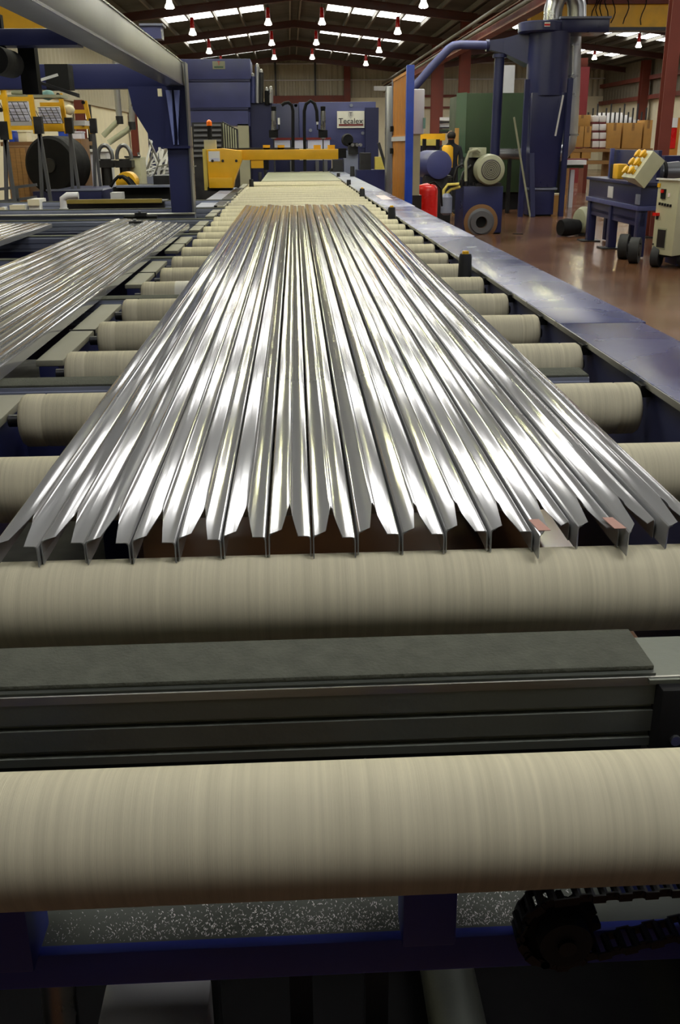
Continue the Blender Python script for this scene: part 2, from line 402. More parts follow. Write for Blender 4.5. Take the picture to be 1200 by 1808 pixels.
for y in (1.5, 4.4, 7.3, 10.2, 13.1, 16, 19): part(cf, 'leg', 'blue', (.74, .86, y, y+.12, 0, .95))
for k in range(32):
    y = RY0+RS*k
    part(cf, 'bearing_cap', 'black', (.6905, .7155, y-.016, y+.03, RZ+.028, RZ+.055))
# left side rail segments between the cross beams
for s, (a, b) in enumerate(((-.3, .55), (1.3, 2.27), (2.66, 3.66), (4.2, 5.09), (5.6, 6.48), (7.0, 7.88), (8.4, 9.28), (9.8, 10.7), (11.2, 12.1), (12.6, 15.5))):
    part(cf, 'rail_body', 'blue', (-.79, -.735, a, b, .7, .935), bevel=.004)
    part(cf, 'rail_cap', 'cap_grey', (-.796, -.722, a, b, .935, .952), bevel=.003)
    part(cf, 'clip', 'black', (-.80, -.718, a+(b-a)*.45, a+(b-a)*.45+.012, .93, .9545))
for y in (.5, 3.4, 6.3, 9.2, 12.1): part(cf, 'leg', 'blue', (-.80, -.68, y-.1, y+.02, 0, .7))
# lower cross channel under the nearest roller
part(cf, 'lower_channel', 'blue_frame', (-1.2, .72, .752, .765, .705, .748), (-1.2, .72, .765, .92, .705, .712), bevel=.002)
part(cf, 'chip_tray', 'alu_dark', (-1.2, .72, .765, .95, .736, .744))
part(cf, 'roller_bracket', 'blue_frame', (.008, .062, .745, .79, .744, .86), bevel=.003)
part(cf, 'roller_bracket', 'blue_frame', (-.45, -.355, .735, .80, .744, .86), bevel=.003)
part(cf, 'roller_bracket', 'blue_frame', (.24, .60, .80, .81, .744, .86), bevel=.003)
# swarf chips lying in the tray
m = MB()
for i in range(3600):
    x = rnd.uniform(-.36, .2); 
    if rnd.random() > .25+.75*min(1, max(0, (x+.36)/.3)): continue
    y = .77+abs(rnd.gauss(0, .025)); z = .7445; s = rnd.uniform(.0004, .0017); a = rnd.uniform(0, 3.1)
    if y > .93: continue
    dx, dy = s*math.cos(a), s*math.sin(a); h = rnd.uniform(.0002, .001)
    m.add([(x-dx, y-dy, z), (x+dy*.6, y-dx*.6, z+h), (x+dx, y+dy, z+h*1.5)], [(0, 1, 2)])
tag(m.build('swarf_chips', 'white', smooth=0, fix=False), 'fine aluminium chips scattered in the tray under the nearest roller', 'swarf', kind='stuff')
# drive sprocket and chain
sp = thing('drive_sprocket', 'black toothed drive sprocket below the right of the nearest roller', 'sprocket', (.165, .73, .77))
pr = []
for i in range(48):
    r = .040 if i % 4 in (0, 1) else .032; g = 2*math.pi*i/48; pr.append((.165+r*math.cos(g), .768+r*math.sin(g)))
MB().prism(pr, 'y', .735, .747).build('tooth_ring', 'black', sp, smooth=20)
MB().cyl((.165, .715, .768), (.165, .75, .768), .026, n=24).build('hub', 'rubber', sp)
MB().cyl((.165, .71, .768), (.165, .72, .768), .009, n=12).build('shaft', 'steel_dark', sp)
ch = thing('drive_chain', 'dark roller chain running from the sprocket to the right', 'chain', (.3, .74, .8))
cp = [(.165+.042*math.cos(math.radians(g)), .768+.042*math.sin(math.radians(g))) for g in range(250, 90, -16)]
cp += [(.165+.013*i, .811+.0004*i) for i in range(1, 22)]
lo = [(.165+.042*math.cos(math.radians(g)), .768+.042*math.sin(math.radians(g))) for g in range(250, 300, 16)]+[(.19+.013*i, .735+.0030*i) for i in range(0, 20)]
for seq in (cp, lo):
    for i in range(len(seq)-1):
        a, b = seq[i], seq[i+1]; m = MB()
        m.bar((a[0], .728 if i % 2 else .731, a[1]), (b[0], .728 if i % 2 else .731, b[1]), .002, .009)
        m.bar((a[0], .754 if i % 2 else .751, a[1]), (b[0], .754 if i % 2 else .751, b[1]), .002, .009)
        m.cyl((a[0], .729, a[1]), (a[0], .753, a[1]), .0045, n=8); m.build('link', 'steel_dark', ch)
# things on the floor below the frame
fm = thing('shade_sheet', 'added dark sheet standing in for shade on the floor under the transfer table', 'shade sheet', (-2.9, 4.5, 0))  # dark sheet added to put shade on the lit floor
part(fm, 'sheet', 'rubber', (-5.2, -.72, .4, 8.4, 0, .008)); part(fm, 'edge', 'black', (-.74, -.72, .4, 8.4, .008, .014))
dt = thing('shade_tray', 'added dark tray standing in for shade on the floor under the near end of the conveyor', 'tray', (0, 1.3, 0))  # dark pan added over skylight glare, gives the floor its shade
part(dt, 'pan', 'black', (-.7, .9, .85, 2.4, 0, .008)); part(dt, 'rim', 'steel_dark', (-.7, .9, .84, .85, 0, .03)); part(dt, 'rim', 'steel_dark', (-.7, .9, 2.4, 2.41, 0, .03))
gb = thing('grey_box', 'grey dusty box on the floor under the conveyor, bottom left', 'box', (-.3, 1.05, 0))
part(gb, 'body', 'grey_light', (-.372, -.225, .88, 1.045, .05, .40), bevel=.004); part(gb, 'raised_back', 'steel_dark', (-.372, -.225, 1.045, 1.15, .05, .44), bevel=.004)
part(gb, 'foot', 'black', (-.36, -.24, .9, 1.1, .008, .05))
rod = thing('chrome_rod', 'chrome cylinder rod standing left of the grey box', 'rod', (-.44, 1.0, 0))
MB().cyl((-.447, 1.03, .05), (-.427, 1.03, .62), .024, n=28).build('rod', 'steel', rod)
MB().cyl((-.447, 1.03, .008), (-.447, 1.03, .06), .035, n=20).build('base_collar', 'black', rod)
pipe2 = thing('floor_pipe', 'grey pipe end on the dark floor, bottom right', 'pipe', (.2, 1.05, 0))
MB().cyl((.17, 1.0, .06), (.17, 1.6, .06), .05, n=20).build('body', 'alu_dark', pipe2); MB().cyl((.17, .985, .06), (.17, 1.0, .06), .03, n=20).build('bore', 'black', pipe2)
for i, x in enumerate((-.1, .02)):
    t = thing('support_foot', ('left' if i == 0 else 'right')+' dim steel post under the middle of the conveyor', 'post', (x, 1.15, 0), 'posts under the conveyor')
    part(t, 'post', 'steel_dark', (x-.018, x+.018, 1.15, 1.19, .01, .72)); part(t, 'base_plate', 'steel_dark', (x-.05, x+.05, 1.12, 1.22, 0, .01))

# ------------------------------------------------------------------ cross transfer beams (aluminium profile with belt), every third gap
def beam_profile(y0, y1, z0, z1):       # slotted section seen along X
    h = z1-z0; a = z0; s = .006
    pts = [(y0, a), (y0, a+.010), (y0+s, a+.012), (y0+s, a+.017), (y0, a+.019), (y0, a+h*.50), (y0+s, a+h*.52), (y0+s, a+h*.57), (y0, a+h*.59),
           (y0, z1-.010), (y0+.004, z1-.008), (y0+.004, z1), (y1, z1), (y1, a)]
    return pts
for i, k in enumerate((.5, 3.5, 6.5, 9.5, 12.5, 15.5, 18.5, 21.5)):
    yc = RY0+RS*k; y0, y1 = yc-.034, yc+.066; z1 = .958; xl = -3.6 if k > 1 else -1.2; xr = .30 if k < 1 else .64
    lab = 'slotted aluminium cross beam between the two nearest rollers' if i == 0 else 'slotted cross transfer beam, %s from the camera' % ORD[i]
    o = thing('transfer_beam', lab, 'beam', (0, yc, .87), 'cross transfer beams between the rollers')
    MB().prism(beam_profile(y0, y1, .868, z1), 'x', xl, xr).build('profile', 'alu_dark' if i == 0 else 'blue_grey', o, smooth=20)
    part(o, 'belt', 'felt', (xl+.02, xr-.0, y0+.010, y1-.004, z1, z1+.006), bevel=.002)
    if i == 0:
        part(o, 'lip', 'alu_dull', (xl, xr+.1, y0-.001, y0+.002, z1-.012, z1-.002))
        part(o, 'end_bracket', 'black', (xr-.0, xr+.03, y0-.02, y1, .862, .95), bevel=.003)
        part(o, 'end_plate', 'alu_dark', (xr-.01, xr+.06, y0-.006, y1-.01, .95, .955))
        MB().cyl((xr+.02, y0-.024, .888), (xr+.02, y0-.019, .888), .006, n=12).build('bolt', 'steel', o)
        part(o, 'lower_edge', 'black', (xl, xr, y0+.02, y1-.02, .85, .868))
    else:
        part(o, 'under_beam', 'blue', (xl, xr, y0+.005, y1-.005, .74, .868))
# transfer table long beams on the far left
tt = thing('transfer_table', 'grey-blue transfer table frame behind the stacked profile beds on the left', 'table', (-2.2, 8, 0))
part(tt, 'rear_beam', 'blue_grey', (-5.5, -.9, 8.62, 8.72, .84, .95)); part(tt, 'rear_lip', 'alu_dull', (-5.5, -.9, 8.60, 8.74, .95, .962))
for x in (-1.6, -2.9, -4.2):
    part(tt, 'long_beam', 'blue', (x-.05, x+.05, 1.6, 8.6, .70, .74)); part(tt, 'leg', 'blue', (x-.05, x+.05, 8.5, 8.6, 0, .84)); part(tt, 'leg', 'blue', (x-.05, x+.05, 4.5, 4.6, 0, .7))
for j, (px, py) in enumerate(((245, 375), (235, 380))):
    q = W(px, py, 8.0-.9*j); c = thing('gripper_clamp', ('rear' if j == 0 else 'front')+' black clamp lying on the transfer table behind the profile ends', 'clamp', (q.x, q.y, .96), 'black clamps behind the profile ends')
    part(c, 'bar', 'black', (q.x-.12, q.x+.14, q.y-.02, q.y+.02, .96, .985)); part(c, 'jaw', 'rubber', (q.x-.03, q.x+.06, q.y-.03, q.y+.03, .985, 1.01)); part(c, 'pin', 'steel', (q.x, q.x+.02, q.y-.035, q.y+.0, 1.01, 1.025))

# ------------------------------------------------------------------ extruded profiles
PROF = [(-.028,0),(-.028,.030),(-.0272,.0325),(-.0255,.0338),(-.0235,.0342),(-.0110,.0344),(-.0050,.0345),(-.0030,.0346),(-.0012,.0352),(.0006,.0350),(.0016,.0338),(.0022,.0312),
        (.0034,.0304),(.0060,.0302),(.0110,.0301),(.0240,.0298),(.0262,.0290),(.0276,.0268),(.028,.022),(.028,0)]
def notch(x, z, cut):      # dark fade at each near end, put into the shape as a slot
    return cut*(x/.028)+(.11*max(0, 1-abs(x+.001)/.0112) if z > .02 else 0)
def profile_mesh(L, sc=1.0, cut=0.0):
    m = MB(); n = len(PROF); inn = [(x*.94, .0012+z*.93) for x, z in PROF]
    NS = 12
    rings = []
    for j in range(NS+1):
        t = 0 if j == 0 else .18+(L-.18)*(j-1)/(NS-1)
        vs = [(x*sc, t+(notch(x, z, cut) if j == 0 else 0), z*sc) for x, z in PROF]
        rings.append(vs)
    base = 0
    allv = [v for r in rings for v in r]; fs = []
    for j in range(NS):
        for i in range(n-1):      # left open underneath so the near ends look dark inside
            k = (i+1) % n; fs.append((j*n+i, j*n+k, (j+1)*n+k, (j+1)*n+i))
    o = len(allv)
    for t in (0, .35, L-.3, L): allv += [(x*sc, t+(notch(x, z/.93, cut) if t == 0 else 0), z*sc) for x, z in inn]
    for i in range(n-1):
        k = (i+1) % n
        fs.append((k, i, o+i, o+k)); fs.append((o+k, o+i, o+n+i, o+n+k))
        a = NS*n; fs.append((a+i, a+k, o+3*n+k, o+3*n+i)); fs.append((o+2*n+k, o+2*n+i, o+3*n+i, o+3*n+k))
    m.add(allv, fs); return m
pm = {}
def profile_mesh_data(L, cut=0.0):
    if (L, cut) not in pm:
        ob = profile_mesh(L, 1.0, cut).build('aluminium_profile', 'alu', smooth=20, fix=True)
        pm[(L, cut)] = ob.data; bpy.data.objects.remove(ob)
    return pm[(L, cut)]
def place_profile(xn, yn, xf, yf, z, label, group, cut=0.0, roll=0.0, L=7.4):
    ob = bpy.data.objects.new('aluminium_profile', profile_mesh_data(L, cut)); COL.objects.link(ob)
    ob.location = (xn, yn, z); d = math.hypot(xf-xn, yf-yn)
    ob.rotation_euler = (0, roll, -math.atan2(xf-xn, yf-yn)); ob.scale = (1, d/L, 1)
    return tag(ob, label, 'profile', group)
NT = 16
for i in range(NT):
    u = (i+.5)/NT
    xn = -.478+.0585*(i+.5); xf = -.469+.0628*(i+.5)
    side = 'leftmost' if i == 0 else 'rightmost' if i == NT-1 else ORD[i]+' from the left'
    place_profile(xn, 1.154+rnd.uniform(.0, .014), xf, 8.55+rnd.uniform(-.12, .12), RZ+RR+.0005, 'long shiny aluminium profile on the rollers, %s' % side,
                  'profiles lying on the rollers', cut=.03 if i in (12, 14) else 0.0, roll=rnd.uniform(-.018, .018))
NL = 10
for i in range(NL):
    xr = -.832-.0605*i; side = 'rightmost' if i == 0 else 'leftmost' if i == NL-1 else ORD[i]+' from the right'
    place_profile(xr-.01, 1.35, xr+.012, 7.0+.065*i+rnd.uniform(-.03, .03), .9645, 'aluminium profile in the bed left of the rollers, %s' % side, 'profiles in the left bed', roll=rnd.uniform(-.02, .02))
for i in range(9):
    xr = -1.80-.0605*i; side = 'rightmost' if i == 0 else ORD[i]+' from the right'
    place_profile(xr, 1.5, xr, 7.2+rnd.uniform(-.04, .04), .9645, 'aluminium profile in the bed at the far left edge, %s' % side, 'profiles in the far left bed', roll=rnd.uniform(-.02, .02))
for px, lab in ((1088, 'right'), (955, 'left')):
    q = W(px, 950, 1.15); o = MB().prism([(q.x-.004, 1.15), (q.x+.012, 1.15), (q.x+.006, 1.19), (q.x-.008, 1.19)], 'z', 1.0272, 1.0280).build('paper_slip', 'pink')
    tag(o, 'small pinkish paper slip on a profile end near the second roller, %s of the pair' % lab, 'paper', 'paper slips on the profile ends')

# ------------------------------------------------------------------ guide stops along both edges
def guide_stop(x, y, z0, r, h, lab, cap=True):
    o = thing('guide_stop', lab, 'guide post', (x, y, z0), 'black rubber guide posts')
    MB().lathe((x,y,z0), (0,0,1), [(0,r),(h*.9,r*.9),(h,r*.8),(h,0)], 20).build('rubber_roll', 'rubber', o)
    MB().cyl((x,y,.80), (x,y,z0), r*.5, n=10).build('spindle', 'steel_dark', o)
    if cap: MB().lathe((x,y,z0+h), (0,0,1), [(0,r*.5),(h*.1,r*.45),(h*.12,0)], 14).build('cap', 'yellow', o)
SY = [RY0+RS*8.0-.08+.0]
for i, (y, x) in enumerate(((4.2, .655), (7.49, .668), (10.76, .68), (13.56, .70), (16.9, .72), (20.2, .735))):
    guide_stop(x, y, .945, .03, .115, 'black rubber guide post with yellow cap on the right edge, %s' % (ORD[i]+(' from the camera' if i else '')), i < 3)
guide_stop(.96, 17.0, 1.0, .04, .16, 'dark guide post standing outside the cover plates at the far right end', False)
for i, (y, x) in enumerate(((13.65, -.60), (17.2, -.585), (20.5, -.57))):
    guide_stop(x, y, .945, .032, .13, 'dark guide post on the left edge of the far rollers, %s' % (ORD[i]+(' from the camera' if i else '')), False)
# far run-out table
ft = thing('runout_table', 'flat olive-grey run-out table at the far end of the rollers', 'table', (0, 18, 0))
part(ft, 'top_plate', 'grey_green', (-.52, .70, 15.5, 20.6, .975, .99)); 
for x in (-.5, .6):
    for y in (15.8, 20.2): part(ft, 'leg', 'blue', (x, x+.08, y, y+.08, 0, .975))

# ------------------------------------------------------------------ machines and goods around the line
def R4(x0, y0, x1, y1, Y):                # size and place of a front face at depth Y
    a, b = W(x0, (y0+y1)/2, Y), W(x1, (y0+y1)/2, Y); c, d = W((x0+x1)/2, y1, Y), W((x0+x1)/2, y0, Y)
    return a.x, b.x, c.z, d.z
def face(parent, name, material, rect, Y, depth, bevel=0, z0=None):
    x0, x1, a, b = R4(*rect[:4], Y)
    return part(parent, name, material, (x0, x1, Y, Y+depth, a if z0 is None else z0, b), bevel=bevel)
def lettering(parent, text, cx, y, cz, h, material='cloth_dark', name='lettering', width=None):
    cu = bpy.data.curves.new('t', 'FONT'); cu.body = text; cu.align_x = 'CENTER'; cu.align_y = 'CENTER'; cu.size = h; cu.extrude = h*.01
    ob = bpy.data.objects.new('t', cu); COL.objects.link(ob); dg = bpy.context.evaluated_depsgraph_get()
    me = bpy.data.meshes.new_from_object(ob.evaluated_get(dg)); bpy.data.objects.remove(ob)
    xs = [v.co.x for v in me.vertices]; sc = 1.0 if not width else width/(max(xs)-min(xs))
    o0 = ROOT[parent.name]
    for v in me.vertices:
        x, yy, zz = v.co; v.co = Vector((cx+x*sc, y-zz, cz+yy))-o0
    me.materials.clear(); me.materials.append(MATS[material])
    o = bpy.data.objects.new(name, me); COL.objects.link(o); o.parent = parent; ROOT[o.name] = o0; return o

# --- blue overhead gantry on the left
g = thing('overhead_gantry', 'dark blue steel gantry with long grey overhead beam at upper left', 'gantry', (-1.05, 9.2, 0))
part(g, 'long_beam', 'lead_sheen', (-1.135, -.985, 1.2, 9.32, 1.985, 2.175), bevel=.006)
part(g, 'beam_slot', 'blue', (-.985, -.980, 1.2, 9.3, 1.985, 1.998)); part(g, 'beam_edge', 'steel', (-.986, -.978, 1.2, 9.32, 2.170, 2.178))
part(g, 'column', 'blue', (-1.155, -.965, 9.12, 9.30, 0, 1.49), bevel=.004)
part(g, 'column_flange', 'lead_sheen', (-.967, -.953, 9.10, 9.32, .2, 2.17))
part(g, 'column_head', 'blue', (-1.16, -.965, 9.15, 9.3, 1.49, 1.985))
MB().prism([(-1.47, 1.985), (-1.44, 1.80), (-1.26, 1.49), (-1.15, 1.49), (-1.15, 1.985)], 'y', 9.2, 9.23).build('knee_plate', 'blue', g, smooth=0)
part(g, 'mount_plate', 'blue', (-1.18, -.95, 9.09, 9.33, 1.48, 1.50))
for a, b in ((-1.135, -1.085), (-1.065, -1.015)):
    MB().prism([(a, 1.95), (b, 1.95), ((a+b)/2+.022*(1 if a < -1.1 else -1), 1.51), ((a+b)/2+.012*(1 if a < -1.1 else -1), 1.51)], 'y', 9.11, 9.15).build('rib', 'rib_blue', g, smooth=0)
part(g, 'bracket', 'plaster', (-1.20, -1.165, 9.08, 9.12, 1.90, 1.96))
for Y in (9.32, 5.45):
    x0, x1, z0, z1 = R4(0, 113, 220, 157, 9.32) if Y > 9 else R4(0, 50, 110, 80, 5.45)
    part(g, 'cross_beam', 'blue', (-4.2, -1.14, Y, Y+.16, z0, z1), bevel=.004)
face(g, 'hanger_post', 'black', (35, 80, 64, 166, 5.6), 5.6, .08)
face(g, 'carriage', 'black', (80, 113, 121, 158, 8.6), 8.6, .2)
x0, x1, z0, z1 = R4(70, 150, 136, 165, 8.5)
MB().prism([(x0, z0+.07), (x0, z1+.03), (x1, z0), (x1, z0-.03)], 'y', 8.5, 8.58).build('carriage_arm', 'steel_dark', g, smooth=0)
a = W(70, 142, 8.45); b = W(102, 132, 8.45); MB().bar(a, b, .02, .02).build('rod', 'grey_light', g)
c = W(0, 108, 5.3); MB().cyl((c.x, 5.2, c.z), (c.x, 5.5, c.z), .066, n=20).build('drive_motor', 'black', g)
face(g, 'motor_mount', 'black', (-6, 25, 6, 130, 5.5), 5.5, .05)
part(g, 'column', 'blue', (-3.9, -3.7, 9.12, 9.3, 0, 1.98)); part(g, 'column', 'blue', (-3.9, -3.7, 5.45, 5.61, 0, 1.9))
t = thing('blue_mast', 'blue box-section mast head sticking up behind the overhead beam', 'mast', (*W(268, 300, 19).xy, 0))
face(t, 'head', 'blue_lit', (247, 43, 284, 68, 19), 19, .4); face(t, 'mast', 'blue', (254, 60, 280, 230, 19.1), 19.1, .2, z0=0)
face(t, 'head_cap', 'blue_grey', (245, 41, 287, 45, 18.95), 18.95, .5)

# --- trestle racks with yellow frames
TR = [(3, 62, 152, 238, 375, 11.0, 'at the left edge of the frame'), (57, 72, 155, 228, 368, 11.8, 'second from the left edge'),
      (112, 126, 165, 228, 347, 12.8, 'third from the left edge'), (153, 167, 178, 228, 341, 13.8, 'nearest the brown wall columns')]
for i, (ux, lx, yt, ym, yb, Y, nm) in enumerate(TR):
    lx = [10, 70, 124, 166][i]; ux = [5, 52, 106, 150][i]
    base = W(lx, yb, Y); t = thing('trestle_rack', 'yellow-topped trestle rack with splayed silver legs, '+nm, 'rack', (base.x, Y, 0), 'yellow trestle racks on the left')
    a, b = W(ux, yt, Y), W(ux+12, ym+8, Y); MB().bar(a, b, .05, .05).build('upright', 'yellow', t)
    k = W(lx-1, ym, Y); part(t, 'bracket', 'steel_dark', (k.x-.045, k.x+.045, Y-.04, Y+.04, k.z-.05, k.z+.13))
    for dx in ((5, 22), (8, 25), (8, 20), (5, 16))[i]:
        f = W(lx+dx-3, yb, Y); d = (f-k); g0 = k+d*((k.z)/(k.z-f.z)) if i < 2 else f
        MB().bar(k, g0, .035, .035).build('leg', 'lead_sheen', t)
    for z in (W(0, yt+20, Y).z, W(0, ym-2, Y).z): part(t, 'arm', 'yellow', (a.x-.25, a.x+.03, Y-.02, Y+.02, z-.022, z+.022))
    for q in (yt+3, yt+42): e = W(ux-2, q, Y); MB().cyl((e.x, Y-.06, e.z), (e.x, Y-.02, e.z), .022, n=12).build('knob', 'black', t)
# wire baskets on the racks
for i, (x0, y0, x1, y1, Y, nm) in enumerate(((8, 180, 50, 214, 11.3, 'left'), (68, 190, 106, 218, 12.2, 'right'))):
    xa, xb, za, zb = R4(x0, y0, x1, y1, Y); t = thing('wire_basket', '%s white-lined wire basket hung between the yellow uprights' % nm, 'basket', (xa, Y, za), 'wire baskets on the racks')
    part(t, 'liner', 'white_blue', (xa, xb, Y+.03, Y+.05, za, zb))
    for k in range(5): x = xa+(xb-xa)*k/4; MB().bar((x-.04, Y, zb), (x+.03, Y, za), .007, .007).build('wire', 'steel_dark', t)
    for k in range(4): z = za+(zb-za)*k/3; MB().bar((xa, Y-.008, z), (xb, Y-.008, z), .007, .007).build('wire', 'steel_dark', t)
for i, (x0, y0, x1, y1, Y, mt, nm, lab) in enumerate((
        (20, 158, 52, 169, 12.35, 'grey_green', 'parts_bundle', 'greenish bundle of parts on top of the left yellow rack'),
        (72, 160, 96, 178, 12.4, 'teal', 'cloth_bundle', 'pale teal rag heaped on the yellow rack'),
        (112, 186, 132, 204, 13.0, 'plaster', 'paper_bag', 'cream bag resting on the third yellow rack'))):
    x0, x1, z0, z1 = R4(x0, y0, x1, y1, Y); m = MB(); cx, cz = (x0+x1)/2, (z0+z1)/2
    m.lathe((x0, Y, cz), (1, .1, .08), [(0, .02), ((x1-x0)*.2, (z1-z0)*.4), ((x1-x0)*.5, (z1-z0)*.55), ((x1-x0)*.85, (z1-z0)*.4), (x1-x0, .01)], 9)
    tag(m.build(nm, mt, smooth=60, org=(cx, Y, z0)), lab, 'bundle')
x0, x1, z0, z1 = R4(0, 196, 158, 208, 12.1)
t = thing('rack_shelf', 'long yellow rail and grey planks linking the trestle racks', 'rail', (x0, 12.1, z0))
part(t, 'rail', 'yellow', (*R4(68, 218, 112, 232, 12.5)[:2], 12.5, 12.55, *R4(68, 218, 112, 232, 12.5)[2:]))
part(t, 'plank', 'grey_green', (*R4(0, 168, 110, 173, 12.3)[:2], 12.2, 12.6, *R4(0, 168, 110, 173, 12.3)[2:]))
part(t, 'plank', 'grey_light', (*R4(10, 213, 150, 222, 13.2)[:2], 13.2, 13.5, *R4(10, 213, 150, 222, 13.2)[2:]))
# black drum and goods behind the racks
c = W(88, 292, 15.0); t = thing('black_drum', 'large black round drum behind the silver trestle legs', 'drum', (c.x, 15, 0))
MB().lathe((c.x, 15.0, c.z), (.25, 1, 0), [(0, 0), (0, .36), (.03, .40), (.5, .40), (.5, 0)], 40).build('shell', 'black', t)
MB().lathe((c.x-.01, 14.96, c.z), (.25, 1, 0), [(0, 0), (0, .10), (.05, .10)], 20).build('hub', 'steel_dark', t)
part(t, 'stand', 'blue', (c.x-.3, c.x+.3, 15.05, 15.4, 0, c.z-.36))
for nm, lab, cat, mt, rect, Y, d in (
        ('chipboard_stack', 'tall rusty brown board stack right of the black drum', 'boards', 'brown', (108, 245, 147, 330), 15.6, .6),
        ('wooden_crate', 'brown wooden crate left of the black drum', 'crate', 'brown', (15, 258, 50, 340), 15.8, .6),
        ('grey_cabinet', 'small grey cabinet behind the slim trestle legs', 'cabinet', 'grey_light', (148, 268, 190, 320), 16.5, .6),
        ('cream_machine', 'cream machine housing beside the scrap bin', 'machine', 'cabinet_grey', (222, 278, 248, 308), 15.6, .6),
        ('blue_platform', 'low blue steel platform under the trestle legs', 'platform', 'blue', (84, 337, 180, 356), 12.4, 1.6)):
    x0, x1, z0, z1 = R4(*rect, Y); t = thing(nm, lab, cat, (x0, Y, 0))
    part(t, 'body', mt, (x0, x1, Y, Y+d, .06, z1), bevel=.008)
    if nm in ('chipboard_stack', 'wooden_crate'):
        for k in range(4): part(t, 'plank', 'wood', (x0-.01+(x1-x0)*k/4, x0+(x1-x0)*(k+.8)/4, Y-.03, Y-.002, .08, z1-.03))
    elif nm == 'grey_cabinet':
        part(t, 'door', 'white_blue', (x0+.03, (x0+x1)/2-.01, Y-.02, Y-.001, .1, z1-.04)); part(t, 'door', 'grey_light', ((x0+x1)/2+.01, x1-.03, Y-.02, Y-.001, .1, z1-.04))
        part(t, 'top_board', 'white', (x0-.03, x1+.03, Y-.05, Y+d, z1, z1+.04))
    else:
        part(t, 'top_edge', 'steel_dark' if 'cream' in nm else 'blue_grey', (x0-.01, x1+.01, Y-.01, Y+.03, z1-.0, z1+.02))
    part(t, 'plinth', 'black', (x0+.02, x1-.02, Y+.02, Y+d-.02, 0, .06))
WB = [('white', (13, 232, 22, 252)), ('blue_bright', (17, 232, 22, 252)), ('plaster', (32, 232, 46, 250)), ('blue_bright', (104, 230, 116, 246)), ('white_blue', (126, 232, 142, 246))]
for i, (mt, rect) in enumerate((('plaster', (32, 231, 47, 250)), ('blue_bright', (15, 231, 24, 252)), ('blue_bright', (103, 230, 116, 247)), ('white_blue', (127, 232, 143, 247)))):
    x0, x1, z0, z1 = R4(*rect, 16.2); o = thing('storage_box', ['cream carton on the crate left of the black drum', 'narrow blue bin at the left edge beside the cream carton', 'blue bin peeking over the black drum', 'pale bin on the brown board stack'][i], 'box', (x0, 16.2, z0), 'small boxes behind the racks')
    part(o, 'body', mt, (x0, x1, 16.2, 16.5, z0, z1-.02), bevel=.005); part(o, 'lid', mt, (x0-.008, x1+.008, 16.19, 16.51, z1-.02, z1), bevel=.004)
x0, x1, z0, z1 = R4(0, 245, 150, 250, 16.1); tag(part(None, 'storage_shelf', 'brown', (x0, x1, 16.1, 16.7, z0-.06, z0)), 'brown shelf board behind the trestle racks', 'shelf')
for i, rect in enumerate(((18, 362, 44, 372), (50, 352, 70, 371), (0, 366, 8, 372))):
    x0, x1, z0, z1 = R4(*rect, 10.6); o = thing('white_carton', 'white carton on the floor behind the transfer table, %s' % ['middle one', 'rightmost and tallest', 'cut by the left edge'][i], 'carton', (x0, 10.6, 0), 'white cartons on the left floor')
    part(o, 'body', 'white', (x0, x1, 10.6, 10.9, 0, z1), bevel=.006); part(o, 'flap', 'plaster', (x0, x1, 10.58, 10.6, z1-.06, z1))
# low grey railing
t = thing('low_railing', 'grey low railing at the bottom of the left trestle rack', 'railing', (W(30, 370, 11.4).x, 11.4, 0))
for q in (334, 356): a, b = W(0, q, 11.4), W(65, q-8, 11.4); MB().bar(a, b, .03, .03).build('rail', 'lead_sheen', t)
a = W(30, 340, 11.4); MB().bar((a.x, 11.4, 0), (a.x, 11.4, a.z+.05), .03, .03).build('post', 'lead_sheen', t)
# suction pipes
for i, (pts, nm) in enumerate(((((204, 90), (205, 150), (211, 212), (200, 222), (182, 240)), 'left'), (((231, 150), (233, 196), (233, 222), (222, 232), (192, 252)), 'right'))):
    P = [W(x, y, 17.0) for x, y in pts]; t = thing('suction_pipe', '%s of two bent grey suction pipes hanging left of the gantry column' % nm, 'pipe', P[-1], 'bent suction pipes')
    MB().tube(P[:3], .05, 12).build('vertical_run', 'galv', t); MB().tube(P[2:], .045, 12).build('lower_arm', 'grey_green', t); MB().lathe(P[2], (0, 0, 1), [(-.06, .06), (.06, .06)], 12).build('joint_collar', 'steel_dark', t)
# twin grinder hoods
for i, (px, nm) in enumerate(((186, 'left'), (219, 'right'))):
    c = W(px, 278, 15.4); t = thing('wheel_hood', '%s grey hoop-shaped machine guard below the suction pipes' % nm, 'machine guard', (c.x, 15.4, 0), 'hoop guards below the suction pipes')
    q = [(c.x+.105*math.cos(math.radians(g)), 15.4, c.z+.17*math.sin(math.radians(g))) for g in range(-10, 191, 20)]
    MB().tube(q, .03, 8).build('hoop', 'lead_sheen', t); MB().cyl((c.x, 15.4, 0), (c.x, 15.4, c.z-.02), .08, n=12).build('pedestal', 'steel_dark', t)
    part(t, 'table', 'steel_dark', (c.x-.12, c.x+.12, 15.3, 15.6, c.z-.14, c.z-.04))
